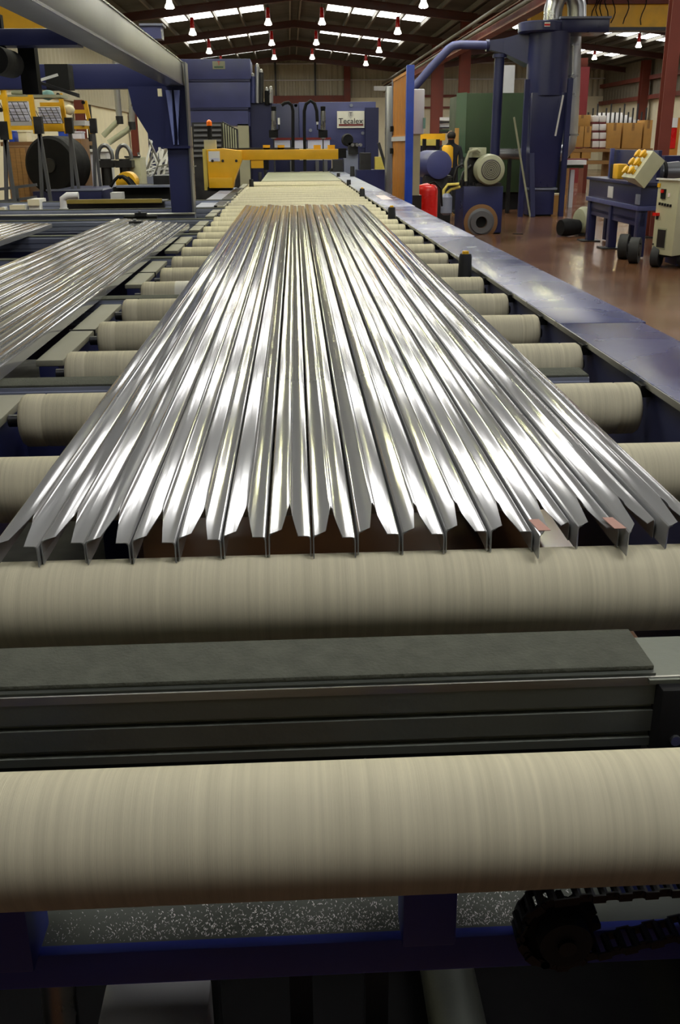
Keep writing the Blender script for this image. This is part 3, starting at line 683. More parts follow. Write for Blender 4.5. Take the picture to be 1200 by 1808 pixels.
# scrap bin with offcuts
x0, x1, z0, z1 = R4(246, 312, 300, 330, 16.4); t = thing('scrap_bin', 'blue-grey bin filled with silver profile offcuts behind the gantry column', 'bin', (x0, 16.4, 0))
part(t, 'front', 'blue_grey', (x0, x1+.3, 16.4, 16.43, .1, z1)); part(t, 'back', 'blue_grey', (x0, x1+.3, 17.3, 17.33, .1, z1)); part(t, 'side', 'blue_grey', (x0, x0+.03, 16.43, 17.3, .1, z1)); part(t, 'side', 'blue_grey', (x1+.27, x1+.3, 16.43, 17.3, .1, z1))
part(t, 'bottom', 'blue_grey', (x0, x1+.3, 16.43, 17.3, .1, .14)); part(t, 'foot', 'black', (x0, x0+.1, 16.5, 17.2, 0, .1), (x1+.1, x1+.2, 16.5, 17.2, 0, .1))
ro = random.Random(3)
for i in range(46):
    px = ro.uniform(246, 302); c = W(px, ro.uniform(292, 314), 16.5+ro.uniform(0, .7)); l = ro.uniform(.18, .5)
    th = ro.gauss(.25, .55) if ro.random() < .7 else ro.choice((-1, 1))*ro.uniform(1.2, 1.5)
    d = Vector((math.sin(th), ro.uniform(-.3, .3), max(.06, math.cos(th)))).normalized()
    o = MB().bar(c-d*.1, c+d*l, ro.uniform(.02, .045), .02).build('profile_offcut', 'alu_dull' if i % 3 == 0 else 'white', smooth=0, org=c-d*.1)
    tag(o, 'short silver aluminium offcut in the heap in the scrap bin', 'offcut', 'offcuts heaped in the scrap bin')
# low dark machine in front of the bin
t = thing('low_machine', 'low dark machine bed with yellow edge line left of the gantry column', 'machine', (W(240, 340, 12).x, 12, 0))
face(t, 'bed', 'black', (200, 330, 300, 352, 12), 12, 1.0, z0=.05); face(t, 'top_rail', 'blue_grey', (205, 327, 300, 331, 11.9), 11.9, .1)
face(t, 'edge_strip', 'yellow_dim', (110, 352, 285, 359, 10.6), 10.6, .06); face(t, 'base', 'steel_dark', (112, 356, 290, 366, 10.66), 10.66, .4, z0=0)
face(t, 'housing', 'steel_dark', (272, 310, 300, 365, 12.2), 12.2, .5, z0=0); c = W(222, 322, 12.4); MB().lathe(c, (0, 1, 0), [(0, 0), (0, .12), (.3, .12), (.3, 0)], 18).build('drum', 'yellow', t)
for k in range(5):
    a = W(195+k*16, 330, 12.2+.1*k); q = [a+Vector((.05*j, 0, .12*math.sin(j*.62+k))) for j in range(7)]; MB().tube(q, .02, 6).build('hose', 'black', t)
face(t, 'valve_block', 'grey_light', (195, 340, 215, 352, 11.6), 11.6, .2)
c = W(112, 362, 10.4); t = thing('white_elbow', 'white plastic pipe elbow behind the transfer table', 'pipe', (c.x, 10.4, 0))
MB().tube([(c.x, 10.4, 0), (c.x, 10.4, c.z), (c.x, 10.4, c.z+.06), (c.x+.05, 10.4, c.z+.09), (c.x+.16, 10.4, c.z+.09)], .035, 12).build('elbow', 'white', t); MB().cyl((c.x, 10.4, c.z-.06), (c.x, 10.4, c.z-.03), .045, n=14).build('collar', 'white', t)

# --- puller: yellow casting and beam across the line
py = 13.6
pl = thing('puller_gantry', 'yellow puller head with long yellow beam across the far rollers', 'puller', (W(395, 335, py).x, py, 0))
P = [W(x, y, py) for x, y in ((364, 264), (392, 262), (426, 266), (427, 281), (413, 320), (412, 332), (369, 332))]
MB().prism([(p.x, p.z) for p in P], 'y', py, py+.35).build('casting', 'yellow', pl, bevel=.012)
face(pl, 'lower_lip', 'yellow', (369, 314, 410, 332, py-.06), py-.06, .07, bevel=.006)
face(pl, 'side_plate', 'yellow_pale', (359, 263, 366, 336, py+.05), py+.05, .3)
s = face(pl, 'sticker', 'white', (368, 267, 388, 285, py-.008), py-.008, .004)
face(s, 'sticker_band', 'white_blue', (372, 279, 386, 284, py-.012), py-.012, .003)
for x in (375, 393, 417): q = W(x, 284, py-.01); MB().cyl((q.x, py-.015, q.z), (q.x, py, q.z), .018, n=10).build('bolt', 'steel_dark', pl)
face(pl, 'beam', 'yellow', (420, 264, 597, 282, py+.2), py+.2, .3, bevel=.006)
face(pl, 'cable_tray', 'steel_dark', (395, 261, 520, 265, py+.25), py+.25, .2)
for x in (470, 496, 560, 585): face(pl, 'top_block', 'yellow', (x-6, 256, x+6, 264, py+.25), py+.25, .2)
face(pl, 'under_block', 'yellow', (443, 283, 465, 297, py+.22), py+.22, .2); face(pl, 'stop_block', 'black', (465, 283, 474, 300, py+.22), py+.22, .2)
face(pl, 'end_block', 'black', (597, 262, 611, 279, py+.22), py+.22, .3)
face(pl, 'pedestal', 'steel_dark', (366, 330, 410, 345, py+.05), py+.05, .3, z0=.93); face(pl, 'beacon_post', 'cabinet_grey', (360, 247, 381, 266, py+.1), py+.1, .16)
c = W(370, 235, py+.2); MB().cyl((c.x, py+.2, c.z-.08), (c.x, py+.2, c.z+.09), .03, n=16).build('beacon_stem', 'black', pl)
MB().lathe((c.x, py+.2, c.z+.09), (0, 0, 1), [(0, .036), (.05, .036), (.07, .02), (.075, 0)], 16).build('beacon_lens', 'beacon', pl)
t = thing('side_track', 'grey track plate leading to the yellow puller, left of the rollers', 'track', (-.95, 11, 0))
part(t, 'top_plate', 'blue_grey', (-1.02, -.84, 9.9, 14.5, .925, .94)); part(t, 'body', 'blue', (-.98, -.86, 9.95, 14.5, .5, .925)); part(t, 'end_cap', 'white', (-.99, -.93, 9.88, 9.93, .78, .90)); part(t, 'valve', 'teal', (-.90, -.86, 9.86, 9.93, .80, .88)); part(t, 'leg', 'blue', (-.97, -.87, 10.2, 10.3, 0, .5), (-.97, -.87, 14, 14.1, 0, .5))
t = thing('energy_chain', 'black cable chain lying along the left edge of the far rollers', 'cable chain', (-.78, 11, .7))
for k in range(26): part(t, 'link', 'black' if k % 2 else 'steel_dark', (-.83, -.74, 9.9+k*.16, 10.03+k*.16, .86, .955))
part(t, 'trough', 'blue', (-.84, -.73, 9.85, 14.2, .7, .86))

# --- blue hood machine, left of the press
Y = 21.0
t = thing('blue_hood', 'large blue sheet-metal hood with three stepped bands behind the gantry column', 'hood', (W(385, 300, Y).x, Y, 0))
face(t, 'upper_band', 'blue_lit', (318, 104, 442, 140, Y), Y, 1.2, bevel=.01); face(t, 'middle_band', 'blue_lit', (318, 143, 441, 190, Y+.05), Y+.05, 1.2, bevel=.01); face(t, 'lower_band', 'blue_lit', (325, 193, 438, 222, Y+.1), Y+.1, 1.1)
face(t, 'seam', 'blue', (318, 139, 441, 144, Y+.02), Y+.02, 1.4); face(t, 'seam', 'blue', (322, 189, 438, 194, Y+.06), Y+.06, 1.4)
face(t, 'skirt_leg', 'blue', (326, 220, 336, 300, Y+.1), Y+.1, .3, z0=0); face(t, 'side_panel', 'cabinet_grey', (420, 219, 439, 265, Y+.1), Y+.1, .4, z0=0)
nt_ = face(t, 'notice', 'grey_green', (375, 108, 397, 122, Y-.02), Y-.02, .015); q = W(386, 112, Y-.03); lettering(nt_, 'T', q.x, Y-.025, q.z, .1, 'red', 'notice_mark')
face(nt_, 'notice_line', 'green_edge', (378, 117, 394, 120, Y-.03), Y-.03, .008)
t = thing('valve_stack', 'row of grey valves and pipes on the right side of the blue hood', 'valves', (W(455, 180, 21.3).x, 21.3, 0))
for k, (x, y0, y1, mt) in enumerate(((446, 135, 182, 'blue_lit'), (454, 118, 182, 'galv'), (461, 128, 182, 'steel_dark'), (471, 160, 185, 'black'), (478, 158, 182, 'galv'))):
    a, b = W(x, y1, 21.3), W(x, y0, 21.3); MB().cyl(a, b, .05, n=12).build('pipe', mt, t)
    MB().lathe(b, (0, 0, 1), [(0, .03), (.05, .03), (.07, 0)], 10).build('cap', 'grey_light', t)
face(t, 'support', 'blue', (444, 180, 482, 300, 21.3), 21.35, .2, z0=0)
t = thing('ventilated_rack', 'dark louvred rack under the blue hood, behind the beacon', 'rack', (W(385, 280, 17).x, 17, 0))
face(t, 'body', 'steel_dark', (340, 216, 392, 285, 17), 17, .5, z0=0)
for k in range(7): face(t, 'louvre', 'lead_sheen', (342, 219+k*9, 390, 223+k*9, 16.96), 16.96, .04)
a, b, z0, z1 = R4(393, 214, 418, 262, 17.2); MB().prism([(a, 0), (a, z1), (b, z1-.12), (b, 0)], 'y', 17.2, 17.7).build('mesh_side', 'steel_dark', t)
for k in range(6): x = a+(b-a)*(k+.5)/6; MB().bar((x, 17.18, z0), (x, 17.18, z1-.12*(k+.5)/6-.02), .02, .02).build('bar', 'grey_green', t)

# --- the press with the maker's sign
Y = 22.5
pz = thing('blue_press', 'dark blue press with white lettered sign at the far end of the line', 'press', (W(550, 300, Y).x, Y, 0))
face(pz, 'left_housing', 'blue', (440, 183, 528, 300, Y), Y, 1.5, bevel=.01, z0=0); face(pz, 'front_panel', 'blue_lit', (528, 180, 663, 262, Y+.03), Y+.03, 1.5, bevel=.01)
face(pz, 'lower_housing', 'blue', (590, 262, 665, 300, Y+.03), Y+.03, 1.2, z0=0); face(pz, 'side_column', 'blue', (645, 190, 668, 300, Y-.1), Y-.1, .9, z0=0)
face(pz, 'pale_panel', 'pale_lilac', (472, 247, 512, 262, Y-.06), Y-.06, .03); face(pz, 'pale_panel', 'pale_lilac', (514, 247, 541, 262, Y-.06), Y-.06, .03); face(pz, 'pale_panel', 'pale_lilac', (543, 247, 582, 262, Y-.06), Y-.06, .03)
face(pz, 'red_edge', 'red_dark', (470, 243, 584, 247, Y-.08), Y-.08, .05); face(pz, 'throat', 'blue', (475, 283, 585, 303, Y-.1), Y-.1, .1)
for x in (483, 515, 560, 575): face(pz, 'die_post', 'lead_sheen', (x-3, 284, x+3, 303, Y-.2), Y-.2, .1)
for x, y in ((522, 186), (620, 186), (548, 230), (640, 235)): q = W(x, y, Y+.02); MB().cyl((q.x, Y, q.z), (q.x, Y+.03, q.z), .035, n=10).build('bolt', 'blue_grey', pz)
sg = thing('maker_sign', 'white maker sign with shield emblem and dark red line on the blue press', 'sign', (W(619, 225, Y).x, Y, W(619, 226, Y).z))
bd = face(sg, 'board', 'white', (595, 196, 643, 226, Y-.02), Y-.02, .04)
q = W(619, 214, Y-.03); x0, x1, z0, z1 = R4(598, 209, 641, 219, Y-.03)
lettering(bd, 'Tecalex', q.x, Y-.028, q.z, .16, 'cloth_dark', 'lettering', width=(x1-x0))
face(bd, 'underline', 'red_dark', (598, 219, 641, 222, Y-.03), Y-.03, .01)
q = W(619, 202, Y-.03); w = .05
MB().prism([(q.x-w, q.z+.06), (q.x+w, q.z+.06), (q.x+w, q.z-.02), (q.x, q.z-.075), (q.x-w, q.z-.02)], 'y', Y-.03, Y-.02).build('shield_emblem', 'grey_light', bd, smooth=0)
lettering(bd, 'T', q.x, Y-.035, q.z, .11, 'cloth_dark', 'emblem_letter')
# air cylinders and hoses in front of the press
for i, (x, nm) in enumerate(((483, 'left'), (570, 'right'))):
    Yc = 20.5; a, b = W(x, 245, Yc), W(x, 196, Yc); t = thing('air_cylinder', '%s silver upright air cylinder in front of the blue press' % nm, 'cylinder', (a.x, Yc, a.z), 'air cylinders on the press')
    MB().cyl(a, b, .05, n=16).build('barrel', 'steel', t); MB().lathe(b, (0, 0, 1), [(0, .04), (.04, .05), (.08, .05), (.09, 0)], 14).build('head', 'black', t)
    part(t, 'clamp', 'black', (a.x-.09, a.x+.09, Yc-.05, Yc+.05, a.z+.02, a.z+.16)); part(t, 'rod', 'steel_dark', (a.x-.012, a.x+.012, Yc-.012, Yc+.012, .99, a.z+.02))
    h = W(x+(9 if i == 0 else -10), 214, Yc-.08); part(t, 'valve', 'white', (h.x-.02, h.x+.02, h.y-.02, h.y+.02, h.z-.06, h.z+.06)); MB().tube([h, h+Vector((0, 0, -.15)), a+Vector((0, -.06, .15))], .012, 6).build('air_line', 'black', t)
for i, (pts, nm) in enumerate((((( 497, 186), (502, 182), (509, 181), (515, 186), (517, 196), (517, 230), (517, 262), (517, 302)), 'left'), (((538, 302), (538, 262), (537, 230), (537, 196), (540, 184), (548, 178), (555, 183), (559, 196), (560, 215)), 'right'))):
    P = [W(x, y, 20.3) for x, y in pts]; tag(MB().tube(P, .032, 10).build('air_hose', 'black', org=P[0]), '%s looping black hose in front of the blue press' % nm, 'hose', 'looping hoses at the press')
t = thing('side_actuator', 'dark motor assembly on the right of the press throat', 'actuator', (W(625, 270, 20).x, 20, 0))
c = W(614, 247, 20); MB().lathe((c.x, 19.9, c.z), (0, 1, 0), [(0, 0), (0, .1), (.3, .12), (.3, 0)], 16).build('motor', 'black', t)
face(t, 'gearbox', 'steel_dark', (615, 252, 632, 272, 19.9), 19.9, .3); face(t, 'bracket', 'blue_grey', (607, 266, 632, 300, 20), 20, .3, z0=0); face(t, 'carrier', 'steel_dark', (588, 282, 605, 300, 20), 20, .3, z0=0)
for x in (622, 630, 636): c = W(x, 256, 19.8); MB().cyl((c.x, 19.7, c.z), (c.x, 19.9, c.z), .03, n=10).build('fitting', 'steel', t)
t = thing('dark_cabinet', 'low dark blue cabinet left of the grey fence post', 'cabinet', (W(660, 320, 18.5).x, 18.5, 0))
face(t, 'body', 'blue', (630, 300, 684, 345, 18.5), 18.5, .5, z0=0); face(t, 'block', 'yellow_pale', (662, 277, 680, 299, 18.55), 18.55, .2); a, b = W(668, 252, 18.4), W(682, 300, 18.4); MB().bar(a, b, .05, .05).build('lever', 'steel_dark', t); face(t, 'side', 'steel_dark', (636, 270, 655, 300, 18.6), 18.6, .3)

# --- safety fence, cabinet, extinguisher
f = thing('safety_fence', 'orange mesh safety fence panel in a bright blue post beside the line', 'fence', (1.72, 14, 0))
xp = W(722, 256, 14.0).x; zt = W(722, 115, 14.0).z
part(f, 'post', 'blue_bright', (xp-.05, xp+.05, 13.95, 14.05, 0, zt), bevel=.004)
part(f, 'far_post', 'blue_grey', (xp-.03, xp+.04, 16.1, 16.18, 0, zt-.05))
for i in range(3): part(f, 'panel_frame', 'orange', (xp-.02, xp+.02, 14.06, 16.1, [.15, 1.58, zt-.09][i], [.19, 1.62, zt-.05][i]))
for i in range(18): y = 14.08+i*2.0/17; part(f, 'slat', 'orange', (xp-.012, xp+.012, y, y+.075, .19, 1.58)); part(f, 'slat', 'orange', (xp-.012, xp+.012, y, y+.075, 1.62, zt-.09))
part(f, 'mid_rail', 'grey_light', (xp-.035, xp-.02, 14.06, 16.1, 1.54, 1.6))
for q in (1.36, 1.68): part(f, 'latch', 'black', (xp-.06, xp-.02, 15.95, 16.1, q, q+.08))
t = thing('grey_post', 'grey rounded sheet-metal post left of the orange fence', 'post', (W(688, 300, 16.4).x, 16.4, 0))
x0, x1, z0, z1 = R4(681, 152, 693, 335, 16.4); part(t, 'sheet', 'galv', (x0, x1, 16.4, 16.6, .02, z1), bevel=.03); part(t, 'foot', 'steel_dark', (x0-.03, x1+.03, 16.36, 16.64, 0, .02)); face(t, 'top_arm', 'galv', (660, 152, 690, 160, 16.5), 16.5, .06)
t = thing('switch_cabinet', 'pale lilac switch cabinet on a grey pedestal behind the blue post', 'cabinet', (W(738, 300, 14.5).x, 14.5, 0))
face(t, 'box', 'white_blue', (727, 157, 749, 237, 14.5), 14.5, .3, bevel=.02); face(t, 'pedestal', 'cabinet_grey', (725, 237, 741, 340, 14.55), 14.55, .2, z0=0); face(t, 'handle', 'teal', (747, 208, 751, 227, 14.46), 14.46, .05); face(t, 'foot', 'steel_dark', (722, 345, 744, 350, 14.5), 14.5, .3, z0=0)
t = thing('red_extinguisher', 'large red fire extinguisher on wheels behind the cover plates', 'fire extinguisher', (W(753, 350, 15.2).x, 15.2, 0))
c = W(753, 350, 15.2).x; zt = W(753, 327, 15.2).z; r = .165
MB().lathe((c, 15.2, .12), (0, 0, 1), [(0, r*.7), (.04, r), (zt-.20, r), (zt-.15, r*.93), (zt-.12, r*.75), (zt-.10, r*.35), (zt-.09, 0)], 28).build('cylinder', 'red', t)
MB().lathe((c, 15.2, zt-.03), (0, 0, 1), [(0, .03), (.05, .03), (.06, 0)], 12).build('valve', 'black', t); MB().tube([(c, 15.2, zt), (c+.1, 15.1, zt+.05), (c+.2, 15.1, zt-.05), (c+.22, 15.1, zt-.3)], .015, 8).build('hose', 'black', t)
MB().lathe((c-.16, 15.25, .12), (1, 0, 0), [(0, 0), (0, .12), (.04, .12), (.04, 0)], 20).build('wheel', 'rubber', t); MB().lathe((c+.12, 15.25, .12), (1, 0, 0), [(0, 0), (0, .12), (.04, .12), (.04, 0)], 20).build('wheel', 'rubber', t)
x0, x1, z0, z1 = R4(726, 330, 741, 378, 15.4); part(t, 'back_plate', 'red_dark', (x0, x1+.1, 15.36, 15.40, .2, z1))

# --- hydraulic unit with motor
Y = 17.5; hu = thing('hydraulic_unit', 'blue square hydraulic unit with round flange and grey motor on top', 'machine', (3.3, Y, 0))
part(hu, 'tank', 'blue', (2.93, 3.62, Y, Y+.9, .02, .80), bevel=.01); part(hu, 'base', 'black', (2.96, 3.6, Y+.03, Y+.85, 0, .02))
c = W(848, 392, Y); MB().lathe((c.x, Y, c.z), (0, -1, 0), [(0, .27), (.03, .27), (.04, .2), (.10, .19), (.10, .1), (.02, .1), (.02, 0)], 36).build('flange', 'lead_sheen', hu)
MB().lathe((c.x, Y-.005, c.z), (0, -1, 0), [(.0, .30), (.02, .30), (.03, .26)], 36).build('flange_ring', 'brown', hu); MB().lathe((c.x, Y-.03, c.z), (0, -1, 0), [(0, .095), (.005, .095), (.006, 0)], 24).build('bore', 'black', hu)
c = W(866, 300, Y-.1); mo = MB().lathe((c.x, Y-.1, c.z), (0, 1, 0), [(-.02, .17), (0, .235), (.05, .255), (.22, .26), (.24, .235), (.75, .235), (.78, .1), (.78, 0)], 36).build('motor', 'grey_green', hu)
MB().lathe((c.x, Y-.1, c.z), (0, 1, 0), [(-.03, 0), (-.03, .16), (-.02, .172)], 30).build('fan_grille', 'grille', mo); fg = mo
for k in range(5): MB().tube([(c.x+(.03+.028*k)*math.cos(g*.2618), Y-.133, c.z+(.03+.028*k)*math.sin(g*.2618)) for g in range(25)], .004, 6).build('grille_ring', 'grey_green', fg)
part(hu, 'motor_foot', 'steel_dark', (c.x-.22, c.x+.22, Y, Y+.6, .80, c.z-.22)); part(hu, 'terminal_box', 'grey_green', (c.x-.3, c.x-.05, Y+.1, Y+.4, c.z+.2, c.z+.36), bevel=.01)
for k, pts in enumerate((((822, 320), (822, 285), (828, 268), (842, 264), (848, 268)), ((783, 352), (783, 336), (790, 326), (810, 325)), ((788, 352), (790, 340), (796, 334), (812, 330)), ((800, 320), (806, 296), (816, 290), (826, 300)), ((812, 325), (818, 305), (832, 292)))):
    MB().tube([W(x, y, Y+.05+.05*k) for x, y in pts], .026, 8).build('pipe', ['grey_green', 'yellow_pale', 'yellow_pale', 'steel_dark', 'steel_dark'][k], hu)
for k in range(7): q = W(793+7*k, 312+5*((k*3) % 4), Y+.3); MB().cyl((q.x, Y+.2, .78), (q.x, Y+.2, q.z), .045, n=10).build('valve', 'steel_dark', hu)
c = W(786, 358, Y+.1); MB().lathe((c.x, Y-.02, c.z-.2), (0, 0, 1), [(0, .05), (.04, .1), (.3, .1), (.36, .05), (.36, 0)], 16).build('accumulator', 'blue_grey', hu)
c = W(845, 278, Y+.4); part(hu, 'pump', 'steel_dark', (c.x-.2, c.x+.25, Y+.3, Y+.7, .8, c.z))
Y = 19.5; c = W(776, 291, Y); t = thing('blue_drum', 'blue round drum lying behind the hydraulic unit', 'drum', (c.x, Y, 0))
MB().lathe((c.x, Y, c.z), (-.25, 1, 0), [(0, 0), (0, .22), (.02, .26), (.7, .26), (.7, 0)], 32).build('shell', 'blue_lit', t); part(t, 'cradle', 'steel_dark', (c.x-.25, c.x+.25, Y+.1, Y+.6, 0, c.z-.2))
t = thing('yellow_machine', 'yellow and blue small machine behind the blue drum', 'machine', (W(765, 290, 24).x, 24, 0))
face(t, 'top', 'yellow', (742, 236, 786, 248, 24), 24, .6); face(t, 'head', 'yellow_pale', (742, 246, 775, 257, 23.9), 23.9, .3); face(t, 'body', 'blue', (742, 257, 782, 300, 24), 24, .6, z0=0); face(t, 'lever', 'black', (746, 245, 752, 285, 23.7), 23.7, .1); face(t, 'spindle', 'black', (770, 246, 776, 270, 23.7), 23.7, .1)
# --- person behind the drum
Y = 22.6; pb = W(796, 256, Y); px, pyy = pb.x, Y
def skinned(name, verts, edges, radii, material, parent, sub=2):
    me = bpy.data.meshes.new(name); o0 = ROOT[parent.name] if parent else Vector((0, 0, 0))
    me.from_pydata([tuple(Vector(v)-o0) for v in verts], edges, []); me.materials.append(MATS[material])
    ob = bpy.data.objects.new(name, me); COL.objects.link(ob)
    if parent: ob.parent = parent
    ROOT[ob.name] = o0
    mod = ob.modifiers.new('skin', 'SKIN'); mod.use_smooth_shade = True
    for i, r in enumerate(radii): d = me.skin_vertices[0].data[i]; d.radius = r; d.use_root = (i == 0)
    ob.modifiers.new('sub', 'SUBSURF').levels = sub; ob.modifiers['sub'].render_levels = sub; return ob
zs = 1.0
per = thing('person', 'person in dark clothes and yellow vest standing beside the green machine', 'person', (px, Y, 0))
V = [(0,0,.95),(0,0,1.15),(0,.01,1.38),(0,-.0,1.50),(-.01,-.02,1.60),(-.01,-.03,1.72),
     (.10,0,.90),(.11,.0,.50),(.11,.03,.08),(.11,-.10,.04),(-.10,0,.90),(-.11,-.02,.50),(-.11,.02,.08),(-.11,-.11,.04),
     (.19,0,1.40),(.24,-.05,1.14),(.20,-.24,1.02),(.19,-.32,1.0),(-.19,0,1.40),(-.25,-.08,1.16),(-.20,-.28,1.06),(-.19,-.36,1.05)]
E_ = [(0,1),(1,2),(2,3),(3,4),(4,5),(0,6),(6,7),(7,8),(8,9),(0,10),(10,11),(11,12),(12,13),(2,14),(14,15),(15,16),(16,17),(2,18),(18,19),(19,20),(20,21)]
rr = [(.15,.11),(.15,.10),(.16,.11),(.06,.06),(.075,.09),(.06,.075),(.09,.09),(.065,.065),(.045,.05),(.04,.03),(.09,.09),(.065,.065),(.045,.05),(.04,.03),
      (.065,.065),(.048,.048),(.036,.036),(.028,.035),(.065,.065),(.048,.048),(.036,.036),(.028,.035)]
skinned('body', [(px+v[0], Y+v[1], v[2]) for v in V], E_, rr, 'cloth_dark', per)
MB().lathe((px-.01, Y-.035, 1.57), (0, 0, 1), [(-.01, .03), (.02, .07), (.08, .088), (.13, .086), (.17, .06), (.19, .0)], 18).build('head', 'skin', per, smooth=80)
MB().lathe((px-.005, Y-.055, 1.60), (0, .05, 1), [(0, .08), (.06, .097), (.11, .085), (.145, .05), (.155, 0)], 18).build('hair', 'hair', per, smooth=80)
MB().lathe((px-.075, Y-.02, 1.0), (-.02, 0, 1), [(0, .13), (.2, .14), (.42, .135), (.47, .08), (.47, .05)], 18).build('vest', 'yellow', per, smooth=60)
part(per, 'paper', 'white', (px-.27, px-.14, Y-.36, Y-.34, 1.0, 1.24))
t = thing('wood_plank', 'upright wooden board leaning beside the person', 'board', (W(805, 280, 23.6).x, 23.6, 0)); face(t, 'board', 'cardboard', (802, 226, 809, 300, 23.6), 23.6, .04, z0=0); face(t, 'brace', 'wood', (801, 290, 810, 294, 23.5), 23.55, .05)
# racks with bar stock on the far wall
t = thing('bar_rack', 'distant cantilever rack with bar stock against the cream wall', 'rack', (W(795, 230, 48).x, 48, 0))
for k, q in enumerate((214, 224, 232)): face(t, 'shelf', 'steel_dark', (770, q, 800, q+3, 48), 48, .8)
for k, q in enumerate((207, 218, 228)): face(t, 'bar_bundle', ['white', 'grey_light', 'green_edge'][k], (776, q, 796, q+6, 48.1), 48.1, .6)
face(t, 'post', 'steel_dark', (771, 200, 774, 300, 48), 48, .2, z0=0); face(t, 'post', 'steel_dark', (796, 200, 799, 300, 48), 48, .2, z0=0)

# --- green machine
Y = 24.0; gm = thing('green_machine', 'large dark green box machine behind the blue pipes', 'machine', (W(870, 300, Y).x, Y, 0))
face(gm, 'body', 'green_dark', (822, 164, 990, 275, Y), Y, 2.5, bevel=.01, z0=.4); x0, x1, z0, z1 = R4(809, 163, 822, 280, Y)
MB().prism([(x0, Y+.4), (x1, Y-.01), (x1, Y+.3), (x0+.05, Y+.6)], 'z', .4, z1).build('corner_panel', 'green_edge', gm, smooth=0)
face(gm, 'skid', 'black', (815, 275, 990, 330, Y+.1), Y+.1, 2.2, z0=0); face(gm, 'panel_seam', 'green_edge', (875, 165, 877, 274, Y-.008), Y-.008, .02); face(gm, 'base_rail', 'green_edge', (812, 270, 990, 277, Y-.02), Y-.02, .1)
face(gm, 'roof_box', 'grey_light', (880, 115, 908, 164, Y+.8), Y+.8, .6)
# --- dust extractor
Y = 22.0
de = thing('dust_extractor', 'tall dark blue dust extractor tower with flanged head and legs', 'dust extractor', (W(955, 380, Y).x, Y, 0))
cx = W(966, 120, Y).x
zt = W(966, 58, Y).z; zm = W(966, 165, Y).z; zb = W(950, 330, Y).z
MB().cyl((cx, Y, zm-.05), (cx, Y, zt), .43, n=36).build('filter_drum', 'blue', de)
hx0, hx1 = W(928, 250, Y).x, W(990, 250, Y).x; bx0, bx1 = W(926, 340, Y).x, W(975, 340, Y).x
m = MB(); m.add([(hx0,Y-.35,zm),(hx1,Y-.35,zm),(hx1,Y+.4,zm),(hx0,Y+.4,zm),(bx0,Y-.28,zb),(bx1,Y-.28,zb),(bx1,Y+.3,zb),(bx0,Y+.3,zb)], [(0,1,2,3),(4,7,6,5),(0,4,5,1),(1,5,6,2),(2,6,7,3),(3,7,4,0)]); m.build('hopper', 'blue', de, bevel=.01)
part(de, 'dust_bin', 'blue', (bx0+.02, bx1-.02, Y-.25, Y+.28, .03, zb-.04), bevel=.01); part(de, 'bin_rim', 'blue_grey', (bx0-.02, bx1+.02, Y-.3, Y+.32, zb-.05, zb-.01)); part(de, 'bin_foot', 'black', (bx0+.05, bx1-.05, Y-.2, Y+.2, 0, .03))
zc = W(950, 38, Y).z; c2 = W(953, 45, Y).x; MB().lathe((c2, Y-.05, zt-.02), (0, 0, 1), [(0, .42), (.03, .46), (zc-zt-.02, .46), (zc-zt, .42), (zc-zt, 0)], 36).build('head_flange', 'blue', de)
x0, x1, z0, z1 = R4(983, 36, 1068, 60, Y); part(de, 'side_duct_box', 'blue', (x0, x1, Y-.3, Y+.5, z0, z1), bevel=.02); part(de, 'duct_lid', 'blue_grey', (x0-.02, x1+.02, Y-.34, Y+.5, z1, z1+.04))
face(de, 'warning_sticker', 'white', (961, 39, 971, 47, Y-.53), Y-.53, .01); face(de, 'sticker_band', 'red', (961, 42, 971, 45, Y-.54), Y-.54, .008)
for k, (xa, ya, xb, yb) in enumerate(((925, 142, 912, 376), (1000, 140, 982, 380), (936, 160, 934, 372))):
    a, b = W(xa, ya, Y-.1), W(xb, yb, Y-.1); a = Vector((a.x, Y-.4+.3*(k == 2), a.z)); MB().bar(a, (b.x, Y-.42, 0), .10, .10).build('leg', 'blue', de)
a, b = W(994, 168, Y-.5), W(980, 240, Y-.5); MB().bar(a, b, .03, .03).build('brace_strip', 'grey_light', de)
# pipe from the fence cabinet to the extractor
P = [W(x, y, Y+.3) for x, y in ((728, 158), (762, 118), (792, 86), (800, 81), (812, 79), (862, 80))]
du = thing('blue_duct', 'blue slanting duct pipe running from the fence to the dust extractor', 'duct', P[0])
MB().tube(P, .085, 18).build('pipe', 'blue_lit', du); MB().lathe(P[-1]-Vector((.05, 0, 0)), (1, 0, 0), [(0, .12), (.06, .12)], 18).build('flange', 'blue', du)
a = P[-1]; m = MB(); e0 = W(932, 85, Y+.3).x
for j, (x, hz, z) in enumerate(((a.x, .09, a.z), (a.x+.3, .14, a.z-.02), (e0, .33, a.z-.08))):
    m.v += [(x, Y+.3-hz, z-hz), (x, Y+.3+hz, z-hz), (x, Y+.3+hz, z+hz), (x, Y+.3-hz, z+hz)]
for j in range(2):
    for i in range(4): k = (i+1) % 4; m.f.append((j*4+i, j*4+k, j*4+4+k, j*4+4+i)); m.mi.append(0)
m.f += [(0,1,2,3),(4+4,5+4,6+4,7+4)]; m.mi += [0, 0]; m.build('transition_piece', 'blue', du, smooth=0)
a, b = W(887, 98, Y), W(878, 275, Y); MB().cyl((a.x, Y+.3, a.z), (b.x, Y+.3, b.z), .105, n=20).build('drop_pipe', 'blue', du); MB().cyl((a.x, Y+.3, a.z-.02), (a.x, Y+.3, a.z+.05), .15, n=20).build('flange', 'blue', du)
part(du, 'support_foot', 'blue', (b.x-.06, b.x+.06, Y+.24, Y+.36, 0, b.z))
